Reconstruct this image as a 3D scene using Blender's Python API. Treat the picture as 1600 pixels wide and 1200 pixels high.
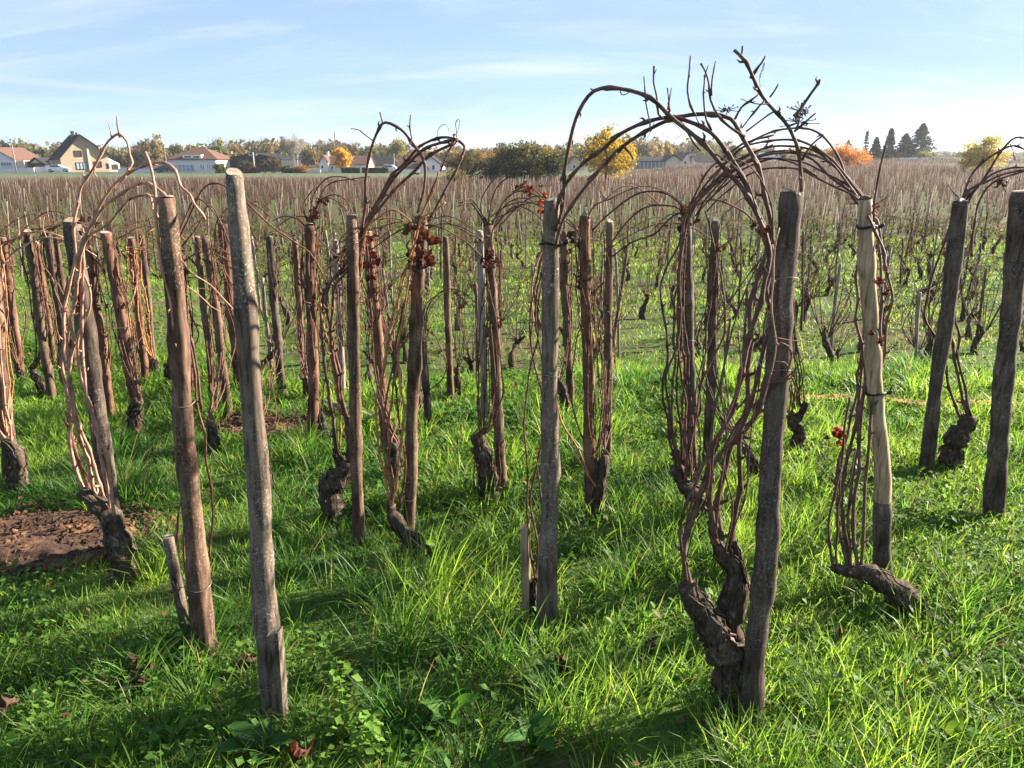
import bpy, math, random
import numpy as np
from mathutils import Vector

for o in list(bpy.data.objects):
    bpy.data.objects.remove(o)
scene = bpy.context.scene
COL = scene.collection
R = math.radians
random.seed(7)
RNG = np.random.default_rng(7)

# ------------------------------------------------------------------ camera
CAM_H = 1.5
PITCH = R(16.5)
FPX = 1200.0            # focal length in pixels of the 1600 px wide photograph
cam_d = bpy.data.cameras.new('camera')
cam = bpy.data.objects.new('camera', cam_d)
COL.objects.link(cam)
cam.location = (0, 0, CAM_H)
cam.rotation_euler = (R(90) - PITCH, 0, 0)
cam_d.sensor_fit = 'HORIZONTAL'
cam_d.sensor_width = 36.0
cam_d.lens = 36.0 * FPX / 1600.0
cam_d.clip_start = 0.05
cam_d.clip_end = 6000
scene.camera = cam
scene.render.resolution_x = 1024
scene.render.resolution_y = 768

# ------------------------------------------------------------------ sky, sun, exposure
SUN_AZ = R(66)          # to the right of the viewing direction (+Y)
SUN_EL = R(23)
SKY_STRENGTH = 0.05
SUN_STRENGTH = 5.0
EXPOSURE = 2.38
world = bpy.data.worlds.new('World')
scene.world = world
world.use_nodes = True
wn = world.node_tree.nodes
wl = world.node_tree.links
wn.clear()
w_out = wn.new('ShaderNodeOutputWorld')
w_bg = wn.new('ShaderNodeBackground')
w_sky = wn.new('ShaderNodeTexSky')
w_sky.sky_type = 'NISHITA'
w_sky.sun_disc = False
w_sky.sun_elevation = SUN_EL
w_sky.sun_rotation = SUN_AZ
w_sky.altitude = 220
w_sky.air_density = 0.52
w_sky.dust_density = 0.0
w_sky.ozone_density = 2.0
w_bg.inputs['Strength'].default_value = SKY_STRENGTH
# thin cirrus veil: direction projected on a high flat layer
w_tc = wn.new('ShaderNodeTexCoord')
w_sep = wn.new('ShaderNodeSeparateXYZ')
w_max = wn.new('ShaderNodeMath'); w_max.operation = 'MAXIMUM'; w_max.inputs[1].default_value = 0.0
w_add = wn.new('ShaderNodeMath'); w_add.operation = 'ADD'; w_add.inputs[1].default_value = 0.3
w_dx = wn.new('ShaderNodeMath'); w_dx.operation = 'DIVIDE'
w_dy = wn.new('ShaderNodeMath'); w_dy.operation = 'DIVIDE'
w_cmb = wn.new('ShaderNodeCombineXYZ')
w_map = wn.new('ShaderNodeMapping')
w_map.inputs['Rotation'].default_value = (0, 0, R(-14))
w_map.inputs['Scale'].default_value = (0.8, 2.0, 1)
w_n1 = wn.new('ShaderNodeTexNoise')
w_n1.inputs['Scale'].default_value = 0.8
w_n1.inputs['Detail'].default_value = 7
w_n1.inputs['Roughness'].default_value = 0.55
w_n1.inputs['Distortion'].default_value = 0.5
w_r = wn.new('ShaderNodeValToRGB')
w_r.color_ramp.elements[0].position = 0.36
w_r.color_ramp.elements[0].color = (0.66, 0.66, 0.66, 1)
w_r.color_ramp.elements[1].position = 0.70
w_r.color_ramp.elements[1].color = (1, 1, 1, 1)
w_mul = wn.new('ShaderNodeMath'); w_mul.operation = 'MULTIPLY'; w_mul.inputs[1].default_value = 0.92
w_mix = wn.new('ShaderNodeMix'); w_mix.data_type = 'RGBA'
w_mix.inputs['B'].default_value = (1.9, 2.65, 3.8, 1)
wl.new(w_tc.outputs['Generated'], w_sep.inputs[0])
wl.new(w_sep.outputs['Z'], w_max.inputs[0])
wl.new(w_max.outputs[0], w_add.inputs[0])
wl.new(w_sep.outputs['X'], w_dx.inputs[0]); wl.new(w_add.outputs[0], w_dx.inputs[1])
wl.new(w_sep.outputs['Y'], w_dy.inputs[0]); wl.new(w_add.outputs[0], w_dy.inputs[1])
wl.new(w_dx.outputs[0], w_cmb.inputs[0]); wl.new(w_dy.outputs[0], w_cmb.inputs[1])
wl.new(w_cmb.outputs[0], w_map.inputs['Vector'])
wl.new(w_map.outputs[0], w_n1.inputs['Vector'])
wl.new(w_n1.outputs['Fac'], w_r.inputs[0])
wl.new(w_r.outputs['Color'], w_mul.inputs[0])
wl.new(w_mul.outputs[0], w_mix.inputs['Factor'])
wl.new(w_sky.outputs[0], w_mix.inputs['A'])
def wmath(op, a, b):
    m = wn.new('ShaderNodeMath'); m.operation = op
    for i, q in enumerate((a, b)):
        if isinstance(q, (int, float)): m.inputs[i].default_value = q
        else: wl.new(q, m.inputs[i])
    return m.outputs[0]


w_az = wmath('ARCTAN2', w_sep.outputs['X'], w_sep.outputs['Y'])
w_el = wmath('ARCSINE', w_sep.outputs['Z'], 0)
w_map2 = wn.new('ShaderNodeMapping')
w_map2.inputs['Rotation'].default_value = (0, 0, R(-20))
w_map2.inputs['Scale'].default_value = (1.0, 3.6, 1)
w_n2 = wn.new('ShaderNodeTexNoise')
w_n2.inputs['Scale'].default_value = 1.3
w_n2.inputs['Detail'].default_value = 8
w_n2.inputs['Roughness'].default_value = 0.6
w_n2.inputs['Distortion'].default_value = 0.9
w_r2 = wn.new('ShaderNodeValToRGB')
w_r2.color_ramp.elements[0].position = 0.46
w_r2.color_ramp.elements[1].position = 0.72
wl.new(w_cmb.outputs[0], w_map2.inputs['Vector']); wl.new(w_map2.outputs[0], w_n2.inputs['Vector']); wl.new(w_n2.outputs['Fac'], w_r2.inputs[0])
w_mix2 = wn.new('ShaderNodeMix'); w_mix2.data_type = 'RGBA'
w_mix2.inputs['B'].default_value = (3.4, 3.8, 4.3, 1)
wl.new(wmath('MULTIPLY', w_r2.outputs['Color'], 0.6), w_mix2.inputs['Factor'])
wl.new(w_mix.outputs['Result'], w_mix2.inputs['A'])
w_last = w_mix2.outputs['Result']
for (a0, aw, e0, ew, sl, amt) in ((R(1.9), R(4.6), R(5.75), R(0.22), -0.03, 0.8), (R(-28), R(8), R(4.2), R(0.22), -0.06, 0.35), (R(22.5), R(1.1), R(9.7), R(0.16), -0.06, 0.5)):
    da = wmath('SUBTRACT', w_az, a0)
    q1 = wmath('POWER', wmath('ABSOLUTE', wmath('DIVIDE', da, aw), 0), 2)
    de = wmath('SUBTRACT', wmath('SUBTRACT', w_el, e0), wmath('MULTIPLY', da, sl))
    de = wmath('ADD', de, wmath('MULTIPLY', wmath('SUBTRACT', w_n1.outputs['Fac'], 0.5), R(0.5)))
    q2 = wmath('POWER', wmath('ABSOLUTE', wmath('DIVIDE', de, ew), 0), 2)
    g = wmath('MULTIPLY', wmath('EXPONENT', wmath('MULTIPLY', wmath('ADD', q1, q2), -1), 0), amt)
    mm = wn.new('ShaderNodeMix'); mm.data_type = 'RGBA'
    mm.inputs['B'].default_value = (3.3, 3.7, 4.2, 1)
    wl.new(g, mm.inputs['Factor']); wl.new(w_last, mm.inputs['A'])
    w_last = mm.outputs['Result']
wl.new(w_last, w_bg.inputs['Color'])
wl.new(w_bg.outputs[0], w_out.inputs['Surface'])

sun_d = bpy.data.lights.new('sun', 'SUN')
sun_d.energy = SUN_STRENGTH
sun_d.angle = R(0.53)
sun_d.color = (1.0, 0.90, 0.75)
sun = bpy.data.objects.new('sun', sun_d)
COL.objects.link(sun)
sdir = Vector((math.sin(SUN_AZ) * math.cos(SUN_EL), math.cos(SUN_AZ) * math.cos(SUN_EL), math.sin(SUN_EL)))
sun.rotation_euler = sdir.to_track_quat('Z', 'Y').to_euler()
sun.location = sdir * 60

vs = scene.view_settings
scene.display_settings.display_device = 'sRGB'
vs.view_transform = 'Standard'
vs.look = 'None'
vs.exposure = EXPOSURE
vs.gamma = 1.0
vs.use_curve_mapping = False
scene.cycles.max_bounces = 4
scene.cycles.diffuse_bounces = 2
scene.cycles.transmission_bounces = 4
scene.cycles.volume_bounces = 0

# ------------------------------------------------------------------ geometry helpers
CP, SP = math.cos(PITCH), math.sin(PITCH)


def sstep(a, b, x):
    t = np.clip((np.asarray(x, float) - a) / (b - a), 0, 1)
    return t * t * (3 - 2 * t)


_perm = np.random.default_rng(3).random((256, 256))


def vnoise(x, y, sc=1.0):
    x = np.asarray(x, float) * sc + 1000.3
    y = np.asarray(y, float) * sc + 1000.7
    xi = np.floor(x).astype(int); yi = np.floor(y).astype(int)
    fx = x - xi; fy = y - yi
    fx = fx * fx * (3 - 2 * fx); fy = fy * fy * (3 - 2 * fy)
    a = _perm[xi & 255, yi & 255]; b = _perm[(xi + 1) & 255, yi & 255]
    c = _perm[xi & 255, (yi + 1) & 255]; d = _perm[(xi + 1) & 255, (yi + 1) & 255]
    return (a * (1 - fx) + b * fx) * (1 - fy) + (c * (1 - fx) + d * fx) * fy


LY = [-50, 8, 80, 118, 126, 145, 160, 300, 900, 3000]
LZ = [0, 0, -0.95, -1.75, -1.6, -1.15, -1.2, -1.3, -1.3, -1.3]
RY = [-50, 8, 60, 120, 200, 400, 3000]
RZ = [0, 0, -0.22, -0.02, 1.08, 1.25, 1.0]


def edge_of(x):
    """where the upper parcel ends and the short bank drops to the lower parcel"""
    return 5.05 + 4.6 * sstep(-1.4, -4.5, x) + 0.25 * np.sin(np.asarray(x, float) * 0.8)


def gz(x, y):
    x = np.asarray(x, float); y = np.asarray(y, float)
    e = edge_of(x)
    z = -0.38 * sstep(e, e + 1.3, y)
    w = sstep(0.02, 0.42, x / np.maximum(y, 6))
    z = z + np.interp(y, LY, LZ) * (1 - w) + np.interp(y, RY, RZ) * w
    near = 1 - sstep(10, 30, y)
    z = z + near * (0.05 * (vnoise(x, y, 1.1) - 0.5) + 0.03 * (vnoise(x, y, 3.3) - 0.5))
    return z


def ray(px, py):
    u = (px - 800) / FPX
    v = (600 - py) / FPX
    return np.array([u, CP + v * SP, -SP + v * CP])


def at(px, py, d):
    """the point at distance d (world y) that the photograph shows at (px, py)"""
    r = ray(px, py)
    return np.array([0, 0, CAM_H]) + r * (d / r[1])


def gp(px, py, h=0.05):
    """ground point (h metres below the sight line's end) of a foot seen at (px, py)"""
    r = ray(px, py)
    t = 0.5
    while t < 400:
        p = np.array([0, 0, CAM_H]) + r * t
        if p[2] - h <= float(gz(p[0], p[1])):
            break
        t += 0.01 if t < 30 else 0.2
    p[2] = float(gz(p[0], p[1]))
    return p


def pxm(d, py=450):
    """metres per photograph pixel at world distance d"""
    return d / ray(800, py)[1] / FPX


def tag(o, label=None, cat=None, group=None, kind=None):
    if label: o['label'] = label
    if cat: o['category'] = cat
    if group: o['group'] = group
    if kind: o['kind'] = kind
    return o


def empty(name, loc, label, cat, group=None):
    o = bpy.data.objects.new(name, None)
    o.empty_display_size = 0.1
    o.location = loc
    COL.objects.link(o)
    return tag(o, label, cat, group)


def link(name, me, parent=None, loc=None):
    o = bpy.data.objects.new(name, me)
    COL.objects.link(o)
    if parent is not None:
        o.parent = parent
    if loc is not None:
        o.location = loc
    return o


def tri_mesh(name, verts, tris, mat, colors=None, smooth=False):
    """fast mesh from numpy arrays"""
    me = bpy.data.meshes.new(name)
    n = len(verts); m = len(tris)
    me.vertices.add(n)
    me.vertices.foreach_set('co', np.ascontiguousarray(verts, np.float32).ravel())
    me.loops.add(m * 3)
    me.loops.foreach_set('vertex_index', np.ascontiguousarray(tris, np.int32).ravel())
    me.polygons.add(m)
    me.polygons.foreach_set('loop_start', np.arange(0, m * 3, 3, dtype=np.int32))
    me.polygons.foreach_set('loop_total', np.full(m, 3, np.int32))
    if smooth:
        me.polygons.foreach_set('use_smooth', np.ones(m, bool))
    if colors is not None:
        a = me.color_attributes.new('tint', 'FLOAT_COLOR', 'POINT')
        c = np.ones((n, 4), np.float32); c[:, :3] = colors
        a.data.foreach_set('color', c.ravel())
    me.update(calc_edges=True)
    me.validate()
    if mat: me.materials.append(mat)
    return me


def cones(p0, p1, r, r1=None):
    """three-sided tapering twigs, vectorised: returns verts, tris"""
    p0 = np.asarray(p0, float); p1 = np.asarray(p1, float); r = np.asarray(r, float).reshape(-1, 1)
    d = p1 - p0
    L = np.linalg.norm(d, axis=1, keepdims=True) + 1e-9
    d = d / L
    a = np.where(np.abs(d[:, 2:3]) > 0.9, np.array([[1., 0, 0]]), np.array([[0, 0, 1.]]))
    s = np.cross(d, a); s /= np.linalg.norm(s, axis=1, keepdims=True) + 1e-9
    t = np.cross(d, s)
    n = len(p0)
    if r1 is None:
        vs_ = [p0 + r * (math.cos(k * 2.0944) * s + math.sin(k * 2.0944) * t) for k in range(3)] + [p1]
        V = np.stack(vs_, 1).reshape(-1, 3)
        b = (np.arange(n) * 4)[:, None]
        T = np.concatenate([b + np.array([[0, 1, 3]]), b + np.array([[1, 2, 3]]), b + np.array([[2, 0, 3]])], 0)
        return V, T
    r1 = np.asarray(r1, float).reshape(-1, 1)
    vs_ = [p0 + r * (math.cos(k * 2.0944) * s + math.sin(k * 2.0944) * t) for k in range(3)]
    vs_ += [p1 + r1 * (math.cos(k * 2.0944) * s + math.sin(k * 2.0944) * t) for k in range(3)]
    V = np.stack(vs_, 1).reshape(-1, 3)
    b = (np.arange(n) * 6)[:, None]
    T = []
    for k in range(3):
        k2 = (k + 1) % 3
        T.append(b + np.array([[k, k2, 3 + k2]])); T.append(b + np.array([[k, 3 + k2, 3 + k]]))
    T.append(b + np.array([[3, 4, 5]]))
    return V, np.concatenate(T, 0)


class MB:
    """collects shapes for one mesh"""
    def __init__(self):
        self.v = []; self.f = []; self.n = 0

    def add(self, verts, faces):
        self.v.extend([tuple(map(float, p)) for p in verts])
        self.f.extend([tuple(int(i) + self.n for i in fc) for fc in faces])
        self.n += len(verts)
        return self

    def box(self, x0, x1, y0, y1, z0, z1):
        return self.add([(x0, y0, z0), (x1, y0, z0), (x1, y1, z0), (x0, y1, z0), (x0, y0, z1), (x1, y0, z1), (x1, y1, z1), (x0, y1, z1)],
                        [(0, 3, 2, 1), (4, 5, 6, 7), (0, 1, 5, 4), (1, 2, 6, 5), (2, 3, 7, 6), (3, 0, 4, 7)])

    def prism(self, poly, y0, y1):
        """polygon in x,z pushed from y0 to y1"""
        n = len(poly)
        vs_ = [(x, y0, z) for x, z in poly] + [(x, y1, z) for x, z in poly]
        fs = [tuple(range(n)), tuple(range(2 * n - 1, n - 1, -1))]
        fs += [(i, i + n, (i + 1) % n + n, (i + 1) % n) for i in range(n)]
        return self.add(vs_, fs)

    def slab(self, quad, t):
        """four corners thickened downward by t"""
        q = [Vector(p) for p in quad]
        nrm = (q[1] - q[0]).cross(q[3] - q[0]).normalized()
        if nrm.z < 0: nrm = -nrm
        lo = [p - nrm * t for p in q]
        return self.add([tuple(p) for p in q + lo], [(0, 1, 2, 3), (7, 6, 5, 4), (0, 4, 5, 1), (1, 5, 6, 2), (2, 6, 7, 3), (3, 7, 4, 0)])

    def tube(self, pts, radii, sides=8, rough=0.0, seed=0, cap0=True, cap1=True, flat=1.0):
        pts = np.asarray(pts, float)
        n = len(pts)
        radii = np.broadcast_to(np.asarray(radii, float), (n,))
        tg = np.gradient(pts, axis=0)
        tg /= np.linalg.norm(tg, axis=1, keepdims=True) + 1e-12
        a = np.array([1., 0, 0]) if abs(tg[0][0]) < 0.8 else np.array([0, 1., 0])
        u = np.cross(tg[0], a); u /= np.linalg.norm(u)
        rg = np.random.default_rng(seed)
        ph = rg.random(6) * 6.28
        out = []
        for i in range(n):
            u = u - tg[i] * np.dot(u, tg[i]); u /= np.linalg.norm(u) + 1e-12
            w = np.cross(tg[i], u)
            for k in range(sides):
                an = 2 * math.pi * k / sides
                rr = radii[i]
                if rough:
                    rr *= 1 + rough * (0.45 * math.sin(3 * an + ph[0] + i * 0.22) + 0.35 * math.sin(2 * an + ph[1] - i * 0.4) + (rg.random() - 0.5) * 0.9)
                out.append(pts[i] + rr * (math.cos(an) * u + flat * math.sin(an) * w))
        fs = []
        for i in range(n - 1):
            for k in range(sides):
                k2 = (k + 1) % sides
                fs.append((i * sides + k, i * sides + k2, (i + 1) * sides + k2, (i + 1) * sides + k))
        if cap0: fs.append(tuple(range(sides - 1, -1, -1)))
        if cap1: fs.append(tuple(range((n - 1) * sides, n * sides)))
        return self.add(out, fs)

    def mesh(self, name, mat, smooth=False, org=None):
        me = bpy.data.meshes.new(name)
        v = self.v
        if org is not None:
            v = [(a - org[0], b - org[1], c - org[2]) for a, b, c in v]
        me.from_pydata(v, [], self.f)
        if smooth:
            me.polygons.foreach_set('use_smooth', np.ones(len(me.polygons), bool))
        me.update()
        if mat: me.materials.append(mat)
        return me

    def build(self, name, mat, parent=None, smooth=False, org=None):
        return link(name, self.mesh(name, mat, smooth, org), parent)


def catmull(pts, step):
    pts = [np.asarray(p, float) for p in pts]
    if len(pts) == 2:
        n = max(2, int(np.linalg.norm(pts[1] - pts[0]) / step) + 1)
        return np.array([pts[0] + (pts[1] - pts[0]) * t for t in np.linspace(0, 1, n)])
    P = [2 * pts[0] - pts[1]] + pts + [2 * pts[-1] - pts[-2]]
    out = []
    for i in range(1, len(P) - 2):
        p0, p1, p2, p3 = P[i - 1], P[i], P[i + 1], P[i + 2]
        n = max(2, int(np.linalg.norm(p2 - p1) / step) + 1)
        for t in np.linspace(0, 1, n, endpoint=False):
            out.append(0.5 * ((2 * p1) + (-p0 + p2) * t + (2 * p0 - 5 * p1 + 4 * p2 - p3) * t * t + (-p0 + 3 * p1 - 3 * p2 + p3) * t ** 3))
    out.append(P[-2])
    return np.array(out)


# ------------------------------------------------------------------ materials
def mat_new(name):
    m = bpy.data.materials.new(name)
    m.use_nodes = True
    nt = m.node_tree
    b = nt.nodes['Principled BSDF']
    return m, nt, b


def ramp(nt, fac, stops):
    r = nt.nodes.new('ShaderNodeValToRGB')
    el = r.color_ramp.elements
    while len(el) < len(stops): el.new(0.5)
    for e, (p, c) in zip(el, stops):
        e.position = p; e.color = (*c, 1)
    nt.links.new(fac, r.inputs[0])
    return r.outputs['Color']


def coords(nt, scale=(1, 1, 1), kind='Object', rot=(0, 0, 0)):
    tc = nt.nodes.new('ShaderNodeTexCoord')
    mp = nt.nodes.new('ShaderNodeMapping')
    mp.inputs['Scale'].default_value = scale
    mp.inputs['Rotation'].default_value = rot
    nt.links.new(tc.outputs[kind], mp.inputs['Vector'])
    return mp.outputs['Vector']


def noise(nt, vec, scale, detail=4, rough=0.6, dist=0.0):
    n = nt.nodes.new('ShaderNodeTexNoise')
    n.inputs['Scale'].default_value = scale
    n.inputs['Detail'].default_value = detail
    n.inputs['Roughness'].default_value = rough
    n.inputs['Distortion'].default_value = dist
    if vec is not None: nt.links.new(vec, n.inputs['Vector'])
    return n.outputs['Fac']


def mixc(nt, fac, a, b, mode='MIX'):
    m = nt.nodes.new('ShaderNodeMix'); m.data_type = 'RGBA'; m.blend_type = mode
    if isinstance(fac, float): m.inputs['Factor'].default_value = fac
    else: nt.links.new(fac, m.inputs['Factor'])
    for k, c in (('A', a), ('B', b)):
        if isinstance(c, tuple): m.inputs[k].default_value = (*c, 1)
        else: nt.links.new(c, m.inputs[k])
    return m.outputs['Result']


def mathn(nt, op, a, b):
    m = nt.nodes.new('ShaderNodeMath'); m.operation = op
    for i, v in enumerate((a, b)):
        if isinstance(v, (int, float)): m.inputs[i].default_value = v
        else: nt.links.new(v, m.inputs[i])
    return m.outputs[0]


def bump(nt, b, h, strength, dist):
    bp = nt.nodes.new('ShaderNodeBump')
    bp.inputs['Strength'].default_value = strength
    bp.inputs['Distance'].default_value = dist
    nt.links.new(h, bp.inputs['Height'])
    nt.links.new(bp.outputs[0], b.inputs['Normal'])


def wood_mat(name, dark, mid, light, fleck, fleck_amt=0.6, zs=0.12, rough=0.85, tone=0.84):
    """round stake: bark and grain run along local z"""
    m, nt, b = mat_new(name)
    info = nt.nodes.new('ShaderNodeObjectInfo')
    v = coords(nt, (1, 1, zs))
    off = nt.nodes.new('ShaderNodeVectorMath'); off.operation = 'ADD'
    nt.links.new(v, off.inputs[0]); nt.links.new(info.outputs['Random'], off.inputs[1])
    grain = noise(nt, off.outputs[0], 90, 6, 0.65, 0.3)
    v2 = coords(nt, (1, 1, 0.45))
    patch = noise(nt, v2, 14, 5, 0.6, 0.6)
    c = ramp(nt, patch, [(0.3, dark), (0.5, mid), (0.72, light)])
    g = ramp(nt, grain, [(0.32, (0.30, 0.28, 0.27)), (0.50, (0.95, 0.95, 0.95)), (0.72, (1.35, 1.3, 1.25))])
    c = mixc(nt, 1.0, c, g, 'MULTIPLY')
    v3 = coords(nt, (1, 1, 1))
    fl = noise(nt, v3, 160, 3, 0.7)
    big = noise(nt, v3, 7, 3, 0.6)
    fm = mathn(nt, 'MULTIPLY', ramp(nt, fl, [(0.55, (0, 0, 0)), (0.64, (1, 1, 1))]), ramp(nt, big, [(0.42, (0, 0, 0)), (0.6, (fleck_amt,) * 3)]))
    c = mixc(nt, fm, c, fleck)
    c = mixc(nt, 1.0, c, (tone, tone, tone), 'MULTIPLY')
    nt.links.new(c, b.inputs['Base Color'])
    b.inputs['Roughness'].default_value = rough
    b.inputs['Specular IOR Level'].default_value = 0.06
    gb = noise(nt, off.outputs[0], 70, 2, 0.5, 0.3)
    hh = mathn(nt, 'ADD', gb, mathn(nt, 'MULTIPLY', patch, 1.0))
    bump(nt, b, hh, 0.5, 0.0022)
    return m


M = {}
M['stake_grey'] = wood_mat('weathered_grey_stake', (0.075, 0.055, 0.043), (0.155, 0.118, 0.092), (0.245, 0.19, 0.15), (0.46, 0.42, 0.36), 0.8)
M['stake_red'] = wood_mat('reddish_bark_stake', (0.055, 0.033, 0.025), (0.135, 0.083, 0.06), (0.27, 0.18, 0.125), (0.42, 0.32, 0.24), 0.7)
M['stake_rust'] = wood_mat('rust_brown_stake', (0.065, 0.034, 0.026), (0.17, 0.088, 0.06), (0.29, 0.17, 0.11), (0.42, 0.30, 0.21), 0.5)
M['stake_dark'] = wood_mat('dark_bark_stake', (0.042, 0.031, 0.025), (0.10, 0.075, 0.06), (0.19, 0.145, 0.115), (0.38, 0.34, 0.29), 0.6)
M['stake_pale'] = wood_mat('bare_pale_stake', (0.27, 0.18, 0.10), (0.42, 0.31, 0.20), (0.52, 0.40, 0.27), (0.25, 0.15, 0.09), 0.5, 0.06, 0.7)
M['stake_old'] = wood_mat('old_silver_stake', (0.17, 0.14, 0.12), (0.28, 0.24, 0.20), (0.38, 0.33, 0.28), (0.5, 0.48, 0.42), 0.5)


def endgrain_mat():
    m, nt, b = mat_new('cut_stake_end')
    v = coords(nt, (1, 1, 1))
    n = noise(nt, v, 60, 4, 0.6, 1.0)
    nt.links.new(ramp(nt, n, [(0.3, (0.10, 0.07, 0.05)), (0.6, (0.30, 0.23, 0.17)), (0.8, (0.42, 0.34, 0.26))]), b.inputs['Base Color'])
    b.inputs['Roughness'].default_value = 0.9
    bump(nt, b, n, 0.6, 0.004)
    return m


M['end'] = endgrain_mat()


def trunk_mat():
    m, nt, b = mat_new('old_vine_bark')
    v = coords(nt, (1, 1, 0.3))
    g = noise(nt, v, 70, 7, 0.7, 1.2)
    v2 = coords(nt, (1, 1, 1))
    li = noise(nt, v2, 38, 5, 0.65)
    c = ramp(nt, g, [(0.3, (0.018, 0.013, 0.010)), (0.5, (0.062, 0.045, 0.034)), (0.75, (0.16, 0.12, 0.09))])
    lm = ramp(nt, li, [(0.57, (0, 0, 0)), (0.66, (0.65, 0.65, 0.65))])
    c = mixc(nt, lm, c, (0.24, 0.23, 0.19))
    nt.links.new(c, b.inputs['Base Color'])
    b.inputs['Roughness'].default_value = 0.95
    b.inputs['Specular IOR Level'].default_value = 0.05
    bump(nt, b, noise(nt, v, 60, 3, 0.55, 1.0), 0.8, 0.005)
    return m


M['trunk'] = trunk_mat()


def cane_mat(name, a, b_, c_, rough=0.5):
    m, nt, b = mat_new(name)
    v = coords(nt, (1, 1, 1))
    n = noise(nt, v, 26, 4, 0.6)
    f = noise(nt, v, 240, 2, 0.5)
    c = ramp(nt, n, [(0.3, a), (0.5, b_), (0.72, c_)])
    c = mixc(nt, 1.0, c, ramp(nt, f, [(0.3, (0.7, 0.68, 0.66)), (0.7, (1.2, 1.2, 1.2))]), 'MULTIPLY')
    nt.links.new(c, b.inputs['Base Color'])
    b.inputs['Roughness'].default_value = 0.7
    b.inputs['Specular IOR Level'].default_value = 0.12
    bump(nt, b, f, 0.4, 0.001)
    return m


M['cane'] = cane_mat('red_brown_cane', (0.075, 0.036, 0.026), (0.135, 0.066, 0.046), (0.20, 0.115, 0.08))
M['cane_dark'] = cane_mat('dark_brown_cane', (0.055, 0.030, 0.023), (0.105, 0.060, 0.046), (0.17, 0.11, 0.085))
M['cane_pink'] = cane_mat('pale_pinkish_cane', (0.22, 0.105, 0.07), (0.36, 0.20, 0.14), (0.46, 0.30, 0.22))
M['cane_orange'] = cane_mat('orange_tan_cane', (0.22, 0.09, 0.04), (0.36, 0.17, 0.08), (0.46, 0.27, 0.15))
M['cane_mid'] = cane_mat('mauve_brown_cane', (0.05, 0.029, 0.022), (0.088, 0.052, 0.04), (0.135, 0.088, 0.068))


def leafy_mat(name, trans=0.45, tcol=(1.6, 1.35, 0.5), rough=0.5, spec=0.3, const=None):
    """thin leaf: tint attribute drives reflection; light also passes through"""
    m, nt, b = mat_new(name)
    out = nt.nodes['Material Output']
    if const is None:
        at_ = nt.nodes.new('ShaderNodeAttribute'); at_.attribute_name = 'tint'
        col = at_.outputs['Color']
    else:
        v = coords(nt, (1, 1, 1))
        n = noise(nt, v, 55, 4, 0.6)
        col = ramp(nt, n, [(0.3, const[0]), (0.7, const[1])])
    nt.links.new(col, b.inputs['Base Color'])
    b.inputs['Roughness'].default_value = rough
    b.inputs['Specular IOR Level'].default_value = spec
    t = nt.nodes.new('ShaderNodeBsdfTranslucent')
    nt.links.new(mixc(nt, 1.0, col, tcol, 'MULTIPLY'), t.inputs['Color'])
    mx = nt.nodes.new('ShaderNodeMixShader')
    mx.inputs[0].default_value = trans
    nt.links.new(b.outputs[0], mx.inputs[1]); nt.links.new(t.outputs[0], mx.inputs[2])
    nt.links.new(mx.outputs[0], out.inputs['Surface'])
    return m


M['grass'] = leafy_mat('grass_blades', 0.55, (2.2, 2.0, 1.1), 0.45, 0.2)
M['weed'] = leafy_mat('weed_leaves', 0.42, (2.0, 1.65, 0.6), 0.6, 0.15)
M['foliage'] = leafy_mat('tree_foliage', 0.4, (1.7, 1.45, 0.6), 0.6, 0.2)
M['dry_red'] = leafy_mat('dry_red_leaf', 0.2, (1.5, 0.9, 0.6), 0.7, 0.2, ((0.045, 0.014, 0.012), (0.14, 0.042, 0.03)))
M['dry_brown'] = leafy_mat('dry_brown_leaf', 0.2, (1.5, 1.0, 0.6), 0.75, 0.2, ((0.035, 0.02, 0.014), (0.10, 0.055, 0.034)))
M['leaf_orange'] = leafy_mat('bright_orange_leaf', 0.3, (1.5, 0.9, 0.5), 0.6, 0.2, ((0.16, 0.024, 0.010), (0.30, 0.075, 0.02)))


def plain(name, col, rough=0.7, var=0.12, scale=3.0, metal=0.0, spec=0.3, bump_s=0.0, fine=40.0):
    m, nt, b = mat_new(name)
    v = coords(nt, (1, 1, 1))
    n = noise(nt, v, scale, 5, 0.6)
    lo = tuple(c * (1 - var) for c in col); hi = tuple(min(1, c * (1 + var)) for c in col)
    nt.links.new(ramp(nt, n, [(0.3, lo), (0.7, hi)]), b.inputs['Base Color'])
    b.inputs['Roughness'].default_value = rough
    b.inputs['Metallic'].default_value = metal
    b.inputs['Specular IOR Level'].default_value = spec
    if bump_s: bump(nt, b, noise(nt, v, fine, 4, 0.6), bump_s, 0.02)
    return m


M['tan_wall'] = plain('tan_render', (0.36, 0.285, 0.20), 0.9, 0.10, 0.8, bump_s=0.2)
M['white_wall'] = plain('white_render', (0.70, 0.69, 0.67), 0.85, 0.06, 0.7)
M['cream_wall'] = plain('cream_render', (0.60, 0.50, 0.36), 0.85, 0.08, 0.8)
M['grey_wall'] = plain('grey_cladding', (0.20, 0.22, 0.25), 0.7, 0.08, 0.6)
M['dark_clad'] = plain('dark_metal_cladding', (0.028, 0.030, 0.036), 0.95, 0.15, 0.5, spec=0.02)
M['glass'] = plain('window_glass', (0.03, 0.04, 0.05), 0.08, 0.2, 1.0, spec=0.8)
M['glass_pale'] = plain('pale_curtained_glass', (0.30, 0.38, 0.42), 0.2, 0.25, 1.2, spec=0.6)
M['shutter'] = plain('dark_brown_shutter', (0.05, 0.035, 0.025), 0.6, 0.15, 2)
M['frame_white'] = plain('white_frame', (0.75, 0.75, 0.74), 0.5, 0.04)
M['pole_wood'] = plain('utility_pole_wood', (0.22, 0.19, 0.16), 0.9, 0.2, 4)
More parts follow.
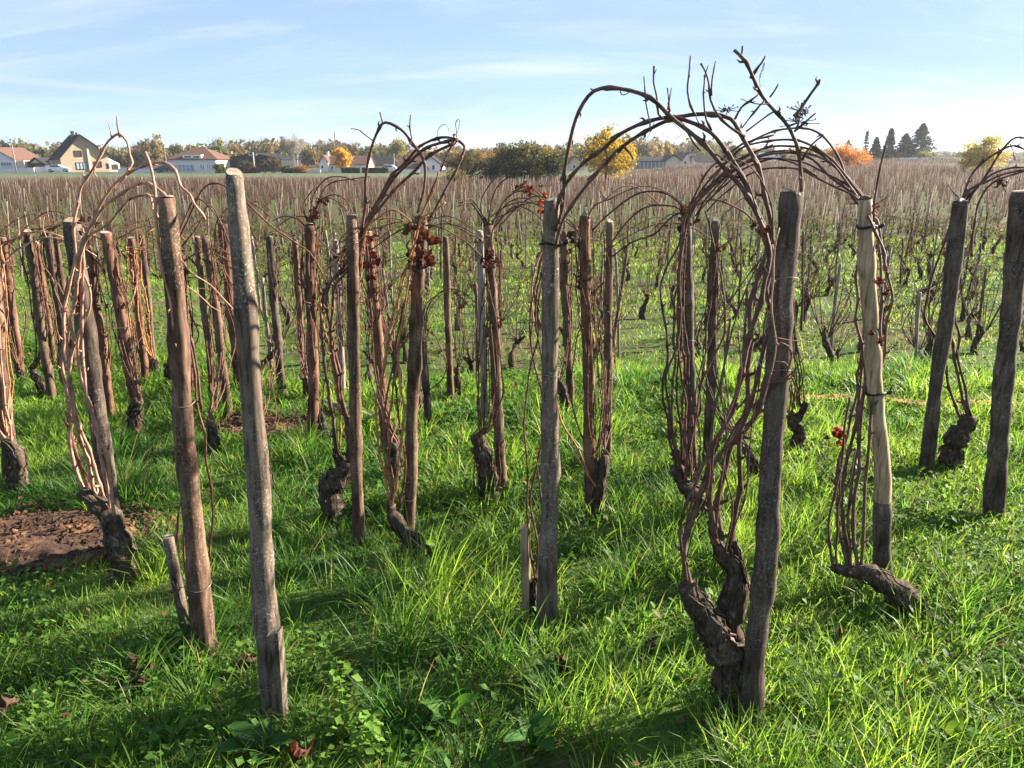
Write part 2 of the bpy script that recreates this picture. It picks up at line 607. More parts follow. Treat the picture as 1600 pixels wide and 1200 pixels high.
M['concrete'] = plain('pale_concrete', (0.50, 0.48, 0.44), 0.9, 0.12, 1.2, bump_s=0.2)
M['asphalt'] = plain('asphalt', (0.10, 0.10, 0.10), 0.9, 0.15, 2.0)
M['car_dark'] = plain('dark_car_paint', (0.012, 0.014, 0.018), 0.25, 0.1, 1, spec=0.6)
M['car_white'] = plain('white_car_paint', (0.75, 0.76, 0.78), 0.25, 0.04, 1, spec=0.6)
M['tyre'] = plain('tyre_rubber', (0.015, 0.015, 0.015), 0.8, 0.1)
M['rubber'] = plain('black_rubber_tie', (0.012, 0.012, 0.013), 0.5, 0.2, 30)
M['wire'] = plain('grey_wire', (0.20, 0.17, 0.14), 0.5, 0.25, 60, metal=0.4)
M['lamp_red'] = plain('tail_lamp', (0.35, 0.02, 0.02), 0.3, 0.1)


def roof_mat(name, a, b_):
    m, nt, b = mat_new(name)
    v = coords(nt, (1, 1, 1))
    w = nt.nodes.new('ShaderNodeTexWave'); w.wave_type = 'BANDS'; w.bands_direction = 'Z'
    w.inputs['Scale'].default_value = 3.0; w.inputs['Distortion'].default_value = 0.6
    nt.links.new(v, w.inputs['Vector'])
    n = noise(nt, v, 2.2, 6, 0.7)
    c = ramp(nt, n, [(0.3, a), (0.7, b_)])
    c = mixc(nt, 1.0, c, ramp(nt, w.outputs['Fac'], [(0.0, (0.75,) * 3), (0.6, (1.1,) * 3)]), 'MULTIPLY')
    nt.links.new(c, b.inputs['Base Color'])
    b.inputs['Roughness'].default_value = 0.95
    b.inputs['Specular IOR Level'].default_value = 0.05
    bump(nt, b, w.outputs['Fac'], 0.3, 0.02)
    return m


M['roof_brown'] = roof_mat('brown_tiles', (0.085, 0.047, 0.038), (0.14, 0.08, 0.064))
M['roof_red'] = roof_mat('red_tiles', (0.095, 0.052, 0.041), (0.15, 0.083, 0.064))
M['roof_dark'] = roof_mat('dark_slates', (0.022, 0.021, 0.023), (0.042, 0.04, 0.041))
M['roof_maroon'] = roof_mat('maroon_tiles', (0.11, 0.03, 0.035), (0.17, 0.055, 0.055))


def ground_mat():
    m, nt, b = mat_new('vineyard_ground')
    v = coords(nt, (1, 1, 1))
    n1 = noise(nt, v, 0.9, 6, 0.65)
    n2 = noise(nt, v, 14, 6, 0.7)
    n3 = noise(nt, v, 0.12, 4, 0.6)
    g = ramp(nt, n2, [(0.3, (0.022, 0.038, 0.010)), (0.5, (0.05, 0.09, 0.018)), (0.72, (0.09, 0.14, 0.03))])
    s = ramp(nt, n2, [(0.3, (0.045, 0.03, 0.02)), (0.7, (0.12, 0.08, 0.055))])
    k = mathn(nt, 'ADD', mathn(nt, 'MULTIPLY', n1, 0.6), mathn(nt, 'MULTIPLY', n3, 0.5))
    c = mixc(nt, ramp(nt, k, [(0.50, (0, 0, 0)), (0.66, (1, 1, 1))]), g, s)
    # beyond the mid ground the bare soil of the ploughed rows takes over
    sep = nt.nodes.new('ShaderNodeSeparateXYZ'); nt.links.new(v, sep.inputs[0])
    far = nt.nodes.new('ShaderNodeMapRange'); far.inputs[1].default_value = 14; far.inputs[2].default_value = 70
    nt.links.new(sep.outputs['Y'], far.inputs[0])
    fs = ramp(nt, n1, [(0.3, (0.055, 0.043, 0.026)), (0.7, (0.085, 0.063, 0.042))])
    c = mixc(nt, mathn(nt, 'MULTIPLY', far.outputs[0], 0.75), c, fs)
    nt.links.new(c, b.inputs['Base Color'])
    b.inputs['Roughness'].default_value = 1.0
    b.inputs['Specular IOR Level'].default_value = 0.1
    bump(nt, b, n2, 0.8, 0.02)
    return m


M['ground'] = ground_mat()


def soil_mat():
    m, nt, b = mat_new('dug_red_soil')
    v = coords(nt, (1, 1, 1))
    n = noise(nt, v, 24, 7, 0.7)
    c = ramp(nt, n, [(0.35, (0.016, 0.007, 0.005)), (0.55, (0.055, 0.024, 0.012)), (0.75, (0.12, 0.055, 0.027))])
    c = mixc(nt, ramp(nt, noise(nt, v, 5.5, 4, 0.7), [(0.5, (0, 0, 0)), (0.62, (0.85, 0.85, 0.85))]), c, ramp(nt, n, [(0.35, (0.09, 0.038, 0.016)), (0.65, (0.24, 0.115, 0.052))]))
    nt.links.new(c, b.inputs['Base Color'])
    b.inputs['Roughness'].default_value = 1.0
    bump(nt, b, n, 0.9, 0.012)
    return m


M['soil'] = soil_mat()
M['lip'] = plain('orange_bare_earth', (0.34, 0.15, 0.06), 0.95, 0.5, 9, bump_s=0.6)
M['verge'] = plain('green_verge', (0.05, 0.078, 0.026), 0.95, 0.35, 1.5, bump_s=0.6)

# ------------------------------------------------------------------ ground sheet
ys = np.concatenate([np.linspace(-8, 0, 14), np.linspace(0.15, 9, 110), np.geomspace(9.2, 3000, 110)])
us = np.linspace(-1, 1, 181)
gx = us[None, :] * (np.abs(ys)[:, None] * 1.25 + 9)
gy = np.repeat(ys[:, None], len(us), 1)
gzv = gz(gx, gy)
V = np.stack([gx, gy, gzv], -1).reshape(-1, 3)
nr, nc = gx.shape
i0 = (np.arange(nr - 1)[:, None] * nc + np.arange(nc - 1)[None, :]).ravel()
T = np.concatenate([np.stack([i0, i0 + 1, i0 + nc + 1], 1), np.stack([i0, i0 + nc + 1, i0 + nc], 1)])
ground = link('ground', tri_mesh('ground', V, T, M['ground'], smooth=True))
tag(ground, 'gently sloping vineyard ground with grass and bare earth', 'ground', kind='structure')


def strip(name, pts, w, zoff, mat, label, cat, seg=1.0, skirt=0.0):
    """ribbon lying on the ground"""
    pl = catmull([np.array([x, y, 0.0]) for x, y in pts], seg)
    tg = np.gradient(pl, axis=0); tg /= np.linalg.norm(tg, axis=1, keepdims=True)
    nn = np.stack([-tg[:, 1], tg[:, 0], 0 * tg[:, 0]], 1)
    k = 5 if w < 10 else 27
    rows = []
    for j in range(k):
        q = pl + nn * w * (j / (k - 1) - 0.5)
        q[:, 2] = gz(q[:, 0], q[:, 1]) + zoff
        rows.append(q)
    V = np.stack(rows, 1).reshape(-1, 3)
    n = len(pl)
    i0 = (np.arange(n - 1)[:, None] * k + np.arange(k - 1)[None, :]).ravel()
    T = np.concatenate([np.stack([i0, i0 + k, i0 + k + 1], 1), np.stack([i0, i0 + k + 1, i0 + 1], 1)])
    o = link(name, tri_mesh(name, V, T, mat, smooth=True))
    return tag(o, label, cat, kind='structure')


strip('road', [(-220, 150), (-100, 153), (0, 157), (50, 166), (120, 190)], 5.0, 0.06, M['asphalt'], 'grey village road running in front of the houses', 'road', 4.0)
strip('grass_verge', [(-220, 134), (-100, 134), (-20, 135), (20, 137)], 26.0, 0.07, M['verge'], 'green grass verge between the vines and the road', 'verge', 3.0)

# ------------------------------------------------------------------ dug soil
def soil_patch(px, py, rx, ry, h, label, seed):
    c = gp(px, py, 0.0)
    rg = np.random.default_rng(seed)
    n = 46
    g = np.linspace(-1, 1, n)
    X, Y = np.meshgrid(g, g, indexing='ij')
    rr = np.sqrt(X ** 2 + Y ** 2) + 0.35 * (vnoise(X * 2 + seed, Y * 2, 1.3) - 0.5)
    wx = c[0] + X * rx; wy = c[1] + Y * ry
    hh = h * (1 - sstep(0.3, 1.0, rr)) * (0.5 + vnoise(wx, wy, 9) * 0.9) + 0.016 * (vnoise(wx, wy, 30) - 0.4) + 0.012 * (vnoise(wx, wy, 70) - 0.5)
    hh = hh * (1 - sstep(0.8, 1.0, rr)) - 0.07 * sstep(0.85, 1.05, rr)
    V = np.stack([wx, wy, gz(wx, wy) + 0.012 + hh], -1).reshape(-1, 3)
    i0 = (np.arange(n - 1)[:, None] * n + np.arange(n - 1)[None, :]).ravel()
    T = np.concatenate([np.stack([i0, i0 + n, i0 + n + 1], 1), np.stack([i0, i0 + n + 1, i0 + 1], 1)])
    o = link('soil_patch', tri_mesh('soil_patch', V, T, M['soil']))
    tag(o, label, 'soil', kind='structure')
    # clods lying on it, joined as one uncountable scatter
    mb = MB()
    for k in range(int(2000 * rx * ry / 0.12)):
        a = rg.random() * 6.28; q = math.sqrt(rg.random()) * 1.12
        x = c[0] + math.cos(a) * q * rx; y = c[1] + math.sin(a) * q * ry
        s = 0.002 + 0.014 * rg.random() ** 4
        z = float(gz(x, y)) + 0.012 + h * 0.75 * (1 - float(sstep(0.3, 1.0, q))) + 0.01
        vv = []
        for (dx, dy, dz) in ((1, 0, 0), (-1, 0, 0), (0, 1, 0), (0, -1, 0), (0, 0, .8), (0, 0, -.8)):
            f = s * (0.7 + 0.6 * rg.random())
            vv.append((x + dx * f + rg.normal() * s * .2, y + dy * f + rg.normal() * s * .2, z + dz * f))
        mb.add(vv, [(0, 2, 4), (2, 1, 4), (1, 3, 4), (3, 0, 4), (2, 0, 5), (1, 2, 5), (3, 1, 5), (0, 3, 5)])
    c_ = mb.build('soil_clods', M['soil'], o)
    c_['kind'] = 'stuff'
    return (c[0], c[1], rx, ry)


SOIL = [soil_patch(75, 842, 0.47, 0.30, 0.03, 'red brown dug soil heaped around the leftmost vine', 5),
        soil_patch(415, 668, 0.34, 0.24, 0.015, 'small dark brown dug patch behind the tall grey stake', 9)]

# bare orange lip of earth along the edge of the upper parcel
lp = [gp(x, y, 0.0) for x, y in ((1215, 628), (1300, 627), (1400, 632), (1500, 636), (1640, 640), (1800, 645))]
strip('bare_earth_lip', [(p[0], p[1]) for p in lp], 0.10, 0.03, M['lip'], 'thin orange strip of bare earth along the parcel edge', 'earth', 0.05)
LIP = [(p[0], p[1]) for p in lp]

# ------------------------------------------------------------------ stakes
def stake(label, top, bot, w0, w1, mat, ties=(), h=0.05, dlean=0.0, endmat=None, wob=0.004, seed=None, swap=None, group='stakes of the upper parcel', name='wooden_stake'):
    b = gp(bot[0], bot[1], h)
    d = b[1]
    bb = at(bot[0], bot[1], d)
    tt = at(top[0], top[1], d + dlean)
    ax = (tt - bb)
    L = np.linalg.norm(ax)
    lo = bb - ax / L * 0.22
    seed = seed if seed is not None else int(abs(top[0] * 13 + top[1])) % 9999
    rg = np.random.default_rng(seed)
    root = empty(name, (bb[0], bb[1], float(gz(bb[0], bb[1]))), label, 'stake', group)
    org = np.array(root.location)
    n = 44
    ts = np.linspace(0, 1, n)
    pts = lo[None, :] + (tt - lo)[None, :] * ts[:, None]
    ph = rg.random(4) * 6.28
    pts[:, 0] += wob * (np.sin(ts * 7 + ph[0]) + 0.5 * np.sin(ts * 17 + ph[1])) * np.sin(ts * math.pi)
    pts[:, 1] += wob * (np.sin(ts * 6 + ph[2])) * np.sin(ts * math.pi)
    r0 = w0 / 2 * pxm(d, top[1]); r1 = w1 / 2 * pxm(d, bot[1])
    rad = r1 + (r0 - r1) * ts
    rad = rad * (1 + 0.045 * np.sin(ts * 23 + ph[3]) + 0.035 * np.sin(ts * 61 + ph[0]) + 0.03 * rg.normal(size=n))
    rad = rad * (1 + .10 * np.exp(-((ts - .16) / .05) ** 2))
    for k in range(5):      # knots
        q = rg.random() * 0.9
        rad *= 1 + 0.13 * np.exp(-((ts - q) / 0.016) ** 2)
    rad[-1] *= 0.93
    if swap:                # bark left on the foot, bare wood above
        f = swap[0]; cut = int(n * f)
        MB().tube(pts[:cut + 1], rad[:cut + 1] * 1.07, 16, 0.05, seed).build('bark', M[swap[1]], root, True, org)
        MB().tube(pts[cut - 1:], rad[cut - 1:], 16, 0.045, seed).build('post', M[mat], root, True, org)
    else:
        MB().tube(pts, rad, 18, 0.05 if mat in ('stake_grey', 'stake_pale') else 0.085, seed, cap1=True).build('post', M[mat], root, True, org)
    # sawn end, a hair above the post
    axd = (tt - lo) / np.linalg.norm(tt - lo)
    tilt = rg.normal(size=3) * 0.0015
    MB().tube([tt + axd * 0.0005, tt + axd * 0.004 + tilt], [rad[-1] * 0.99, rad[-1] * 0.90], 16, 0.06, seed).build('cut_end', endmat or M['end'], root, False, org)
    for (py, kind) in ties:
        t = (py - bot[1]) / (top[1] - bot[1])
        c = bb + (tt - bb) * t
        rr = r1 + (r0 - r1) * t
        ring = []
        th = 0.0045 if kind == 'rubber' else 0.0011
        for k in range(25):
            a = k / 24 * 6.283
            ring.append(c + np.array([math.cos(a) * (rr * 1.07 + th), math.sin(a) * (rr * 1.07 + th), 0.004 * math.sin(a * 2 + seed)]))
        mb = MB().tube(ring, th, 6, 0, 0, False, False)
        if kind == 'rubber':
            e = c + np.array([rr * 1.1 + 0.008, -0.01, 0])
            mb.tube([e, e + np.array([0.008, -0.006, 0.004]), e + np.array([0.012, -0.008, 0.012])], [0.006, 0.007, 0.004], 6)
        else:
            e = c + np.array([-rr * 1.1, -rr * 0.4, 0])
            mb.tube([e, e + np.array([-0.02, -0.02, 0.012]), e + np.array([-0.03, -0.012, 0.03])], 0.0014, 5)
        mb.build('rubber_tie' if kind == 'rubber' else 'wire_tie', M['rubber' if kind == 'rubber' else 'wire'], root, True, org)
    return dict(root=root, d=d, top=tt, bot=bb, r=r0)


ST = {}
W = 'wire'; RB = 'rubber'
ST['A'] = stake('stout reddish bark stake with pink canes tied beside it, second thick one from left', (260, 309), (318, 1000), 27, 35, 'stake_red', [(600, W), (900, W)])
ST['B'] = stake('tallest grey weathered stake with a split wedge at its foot, no vine tied', (366, 273), (428, 1092), 30, 40, 'stake_grey', [(1060, W)], wob=0.006)
ST['L'] = stake('dark stake with a pale sawn orange top, leftmost of the near ones', (112, 346), (180, 850), 26, 28, 'stake_dark', [(410, W)], endmat=M['stake_pale'])
ST['4'] = stake('straight red brown stake left of the twisted stump in the middle ground', (549, 337), (560, 833), 18, 19, 'stake_red', [(375, W), (424, W)])
ST['5'] = stake('leaning smooth brown stake with a red leaf clump at its top', (658, 338), (637, 845), 21, 18, 'stake_red', [(500, W), (770, W)])
ST['6'] = stake('dark stake hung with red leaves right behind the straight red brown one', (573, 362), (606, 700), 17, 16, 'stake_rust', [])
ST['7'] = stake('orange brown stake with a drooping crown of dry leaves, beside the small dug patch', (484, 352), (490, 672), 16, 17, 'stake_rust', [(440, W)])
ST['8'] = stake('bare slim stake standing free between tall grey stake and leaf crowned stake', (421, 370), (440, 608), 12, 13, 'stake_dark')
ST['9'] = stake('slim lone stake beside a short pruned stump in the open centre', (696, 372), (704, 614), 10, 11, 'stake_red')
ST['10'] = stake('brown stake with shaggy dark vine at its foot, centre of the picture', (763, 352), (784, 757), 15, 18, 'stake_red')
ST['10b'] = stake('thin pale stake half hidden behind the shaggy central vine', (750, 362), (757, 640), 11, 11, 'stake_old')
ST['11'] = stake('lichen grey stake with black rubber tie where the high arching canes land', (862, 313), (855, 958), 26, 29, 'stake_grey', [(371, RB), (560, W), (690, W)])
ST['12'] = stake('dark red brown stake just right of the rubber tied grey one', (913, 337), (923, 795), 17, 19, 'stake_rust', [(700, W)])
ST['13'] = stake('slender stake right of the dark red brown one, wire at its neck', (953, 347), (948, 716), 12, 13, 'stake_red', [(410, W)])
ST['14'] = stake('narrow stake peeping out behind the rubber tied grey one', (881, 362), (890, 622), 11, 12, 'stake_red')
ST['15'] = stake('brown stake under the bundle of canes left of the forked vine', (1072, 334), (1081, 765), 16, 18, 'stake_dark', [(520, W)])
ST['16'] = stake('short topped stake between the cane bundle and the thick dark stake', (1118, 345), (1106, 715), 14, 16, 'stake_dark', [])
ST['M'] = stake('thickest dark stake with cracked round top beside the forked vine trunk', (1237, 300), (1174, 1100), 36, 33, 'stake_dark', [(412, W), (540, W)], wob=0.006)
ST['R'] = stake('bare pale stake with two black rubber ties and a dark barked foot', (1352, 312), (1380, 892), 22, 26, 'stake_pale', [(349, RB), (592, RB)], swap=(0.34, 'stake_dark'), wob=0.008)
ST['19'] = stake('strongly leaning grey brown stake near the right edge with silvery cut', (1502, 314), (1448, 722), 25, 18, 'stake_dark', [(318, W)])
ST['20'] = stake('smooth grey stake cut by the right edge of the picture', (1595, 300), (1553, 792), 28, 28, 'stake_dark')
# upper parcel, left: the rows behind
ST['21'] = stake('dark stake just left of the tall grey one, thin canes wound on it', (349, 350), (374, 605), 16, 15, 'stake_rust')
ST['22'] = stake('light brown stake, right one of the close pair behind the stout reddish stake', (321, 372), (357, 640), 12, 13, 'stake_red')
ST['23'] = stake('light brown stake, left one of the close pair behind the stout reddish stake', (308, 371), (332, 612), 9, 10, 'stake_red')
ST['24'] = stake('ragged dark red stake wrapped in bark strips left of the stout reddish stake', (165, 364), (216, 640), 17, 17, 'stake_rust')
ST['25'] = stake('brown stake behind the orange topped one with sunlit right side', (138, 388), (172, 640), 13, 14, 'stake_rust')
ST['26'] = stake('smooth sunlit stake beside a slanting stump at the left', (43, 362), (80, 612), 13, 13, 'stake_red')
ST['27'] = stake('dark stake with white flecked top left of the orange topped one', (74, 364), (104, 575), 10, 11, 'stake_dark')
ST['28'] = stake('pale topped stake, right hand partner of the white flecked one', (87, 368), (116, 570), 8, 9, 'stake_red')
ST['29'] = stake('brown stake with bent red leaf strips, two left of the stout reddish stake', (205, 372), (228, 590), 12, 12, 'stake_rust')
ST['30'] = stake('thin pale edged stake nearest the stout reddish one on its left', (221, 368), (240, 560), 9, 9, 'stake_red')
ST['31'] = stake('reddish stake at the far left edge among thin canes', (4, 372), (34, 590), 11, 11, 'stake_rust')
ST['32'] = stake('short near stake foot at the very left edge beside a gnarled stump', (-16, 360), (17, 745), 20, 21, 'stake_red')
ST['33'] = stake('slim dark stake left of the leaf crowned stake, fine twigs on it', (460, 375), (476, 600), 9, 10, 'stake_rust')
ST['34'] = stake('slim stake seen between the straight red brown and the leaning smooth one', (656, 475), (668, 652), 12, 12, 'stake_dark')
ST['35'] = stake('weathered stake behind the straight red brown one, pale cut top', (524, 376), (536, 610), 9, 10, 'stake_old')
ST['36'] = stake('thin brown stake right of the thick dark stake behind the small stump', (1222, 420), (1215, 705), 9, 10, 'stake_red')
ST['37'] = stake('thin stake behind the pair at left, next to dark wound one', (284, 400), (300, 610), 9, 10, 'stake_rust')
ST['38'] = stake('slender stake in shade left of the orange topped one', (58, 380), (84, 560), 8, 8, 'stake_rust')

# short pegs at stake feet
def peg(label, top, bot, w, mat, box=False, h=0.05):
    b = gp(bot[0], bot[1], h); d = b[1]
    bb = at(bot[0], bot[1], d); tt = at(top[0], top[1], d)
    root = empty('stub_peg', (bb[0], bb[1], float(gz(bb[0], bb[1]))), label, 'peg')
    org = np.array(root.location)
    r = w / 2 * pxm(d, bot[1])
    lo = bb - (tt - bb) / np.linalg.norm(tt - bb) * 0.1
    if box:
        mb = MB()
        ring = lambda c, s: [c + np.array([-r * s, -r * .6, 0]), c + np.array([r * .7 * s, -r * .75, 0.004]), c + np.array([r * s, r * .7, 0]), c + np.array([-r * .8 * s, r * .6, 0.003])]
        pv = ring(lo, 0.8) + ring(bb + (tt - bb) * .45, 1.0) + ring(tt, 0.92)
        pv[8][2] -= 0.012; pv[10][2] += 0.006
        fs = []
        for l in range(2):
            for k in range(4):
                fs.append((l * 4 + k, l * 4 + (k + 1) % 4, l * 4 + 4 + (k + 1) % 4, l * 4 + 4 + k))
        fs += [(3, 2, 1, 0)]
        mb.add(pv, fs).build('post', M[mat], root, False, org)
        MB().add([p + np.array([0, 0, 0.0005]) for p in pv[8:12]], [(0, 1, 2, 3)]).build('cut_end', M['end'], root, False, org)
    else:
        MB().tube(catmull([lo, bb, tt], 0.03), r, 12, 0.07, 3).build('post', M[mat], root, True, org)
        ax = (tt - lo) / np.linalg.norm(tt - lo)
        MB().tube([tt, tt + ax * 0.004], [r * .98, r * .9], 12, 0.05, 3).build('cut_end', M['end'], root, False, org)


peg('split pale wedge of wood driven in beside the tall grey stake', (429, 986), (437, 1105), 23, 'stake_grey', True)
peg('old rounded stub leaning at the foot of the stout reddish stake', (263, 840), (289, 972), 17, 'stake_grey')
peg('squared stub standing left of the rubber tied grey stake foot', (820, 823), (822, 945), 15, 'stake_pale', True)

# ------------------------------------------------------------------ vines
def node_cane(pts, r0, r1, seed, step=0.026, sides=6):
    """smooth cane with swollen nodes every hand's breadth; returns points, radii"""
    P = catmull(pts, step)
    s = np.concatenate([[0], np.cumsum(np.linalg.norm(np.diff(P, axis=0), axis=1))])
    L = s[-1]
    rg = np.random.default_rng(seed)
    gap = 0.075 + 0.02 * rg.random()
    ph = rg.random() * gap
    k = (s + ph) / gap
    fr = np.abs(k - np.round(k)) * gap
    rad = r0 + (r1 - r0) * (s / max(L, 1e-6)) ** 0.6
    rad = .76 * rad * (1 + 0.6 * np.exp(-(fr / 0.008) ** 2))
    nk = int(np.max(np.round(k))) + 3
    amp = 0.0024 + 0.36 * r0
    zo = rg.normal(size=(nk, 3)) * np.array([[1, .7, .45]]) * amp * np.where(np.arange(nk) % 2 == 0, 1, -1)[:, None]
    kf = np.clip(k, 0, nk - 2)
    P = P + np.stack([np.interp(kf, np.arange(nk), zo[:, c_]) for c_ in range(3)], 1)
    nodes = [i for i in range(1, len(s) - 1) if fr[i] <= fr[i - 1] and fr[i] < fr[i + 1]]
    return P, rad, nodes


def add_cane(root, org, pts, r0, r1, mat, seed, buds=True, name='cane', parent=None):
    P, rad, nodes = node_cane(pts, r0, r1, seed)
    mb = MB().tube(P, rad, 6, 0.06, seed)
    if buds:
        rg = np.random.default_rng(seed + 5)
        for j, i in enumerate(nodes):
            if i < 1 or i >= len(P) - 1: continue
            tg = P[i + 1] - P[i - 1]; tg /= np.linalg.norm(tg)
            sd = np.cross(tg, rg.normal(size=3)); sd /= np.linalg.norm(sd)
            sd = sd * (1 if j % 2 else -1)
            L = rad[i] * (1.8 + 1.2 * rg.random())
            mb.tube([P[i], P[i] + sd * (rad[i] + L * 0.4) + tg * L * 0.4, P[i] + sd * (rad[i] + L * 0.6) + tg * L], [rad[i] * .6, rad[i] * .45, rad[i] * .12], 5)
    return mb.build(name, mat, parent or root, True, org)


def leaf_mesh(seed, mat, size=0.05):
    """withered vine leaf: a lobed sheet curled into a loose scroll, hanging"""
    rg = np.random.default_rng(seed)
    nu, nv_ = 7, 6
    curl = 1.0 + 1.1 * rg.random(); tw = rg.normal() * .8
    vs_, fs = [], []
    for j in range(nv_):
        t = j / (nv_ - 1)
        wd = size * (.25 + .75 * math.sin(math.pi * (t * .86 + .08))) * (1 + .25 * rg.normal() * .5)
        for i in range(nu):
            u = i / (nu - 1) * 2 - 1
            a = u * curl + tw * t
            r = wd / curl * (1 + .28 * rg.normal())
            lob = .16 * size * math.cos(u * 7) * (abs(u) > .6)
            vs_.append((math.sin(a) * r + rg.normal() * size * .1, (1 - math.cos(a)) * r + .3 * size * math.sin(4 * t + seed) + rg.normal() * size * .13, -t * size * 1.3 + 1.6 * lob + rg.normal() * size * .1))
    for j in range(nv_ - 1):
        for i in range(nu - 1):
            q = j * nu + i
            fs.append((q, q + 1, q + nu + 1, q + nu))
    return MB().add(vs_, fs).mesh('dry_leaf', mat)


LEAF = {k: [leaf_mesh(i * 3 + j, M[k], 0.05) for j in range(5)] for i, k in enumerate(('dry_red', 'dry_brown', 'leaf_orange'))}


def leaves(root, org, c, n, spread, kinds, seed, size=1.0):
    rg = np.random.default_rng(seed)
    for k in range(n):
        p = c + rg.normal(size=3) * np.array(spread)
        me = LEAF[kinds[int(rg.integers(len(kinds)))]][int(rg.integers(5))]
        o = link('dry_leaf', me, root, p - org)
        o.rotation_euler = (rg.normal() * .55, rg.normal() * .55, rg.random() * 6.28)
        s = size * .72 * (0.4 + 0.6 * rg.random())
        o.scale = (s, s, s * (0.8 + 0.6 * rg.random()))


def trunk_tube(root, org, pts, radii, seed, name='trunk', rough=0.16):
    P = catmull(pts, 0.018)
    s = np.linspace(0, 1, len(P))
    rad = np.interp(s, np.linspace(0, 1, len(radii)), radii)
    rg = np.random.default_rng(seed)
    rad = rad * (1 + 0.12 * np.sin(s * 19 + seed) + 0.10 * np.sin(s * 41 + seed * 2) + 0.05 * rg.normal(size=len(s)))
    rad = rad * .88
    mb = MB().tube(P, rad, 20, rough * 1.1, seed)
    tg = np.gradient(P, axis=0); tg /= np.linalg.norm(tg, axis=1, keepdims=True)
    for q in range(int(16 + 500 * rad.mean())):
        i0 = int(rg.integers(0, max(1, len(P) - 4))); ln = int(rg.integers(4, 9)); i1 = min(len(P) - 1, i0 + ln)
        if i1 - i0 < 3: continue
        an = rg.random() * 6.28; da = rg.normal() * .06
        pts = []
        for i in range(i0, i1 + 1):
            u = np.cross(tg[i], np.array([.3, .9, .1])); u /= np.linalg.norm(u); w = np.cross(tg[i], u)
            f = (i - i0) / (i1 - i0)
            lift = 1.02 + .10 * rg.random() + (.35 * max(0, f - .75) / .25 if q % 3 == 0 else 0)
            a_ = an + da * (i - i0)
            pts.append(P[i] + rad[i] * lift * (math.cos(a_) * u + math.sin(a_) * w))
        mb.tube(pts, np.linspace(.0035, .0014, len(pts)) * (.6 + .9 * rg.random()), 4, .2, q, flat=.6)
    o = mb.build(name, M['trunk'], root, True, org)
    return o


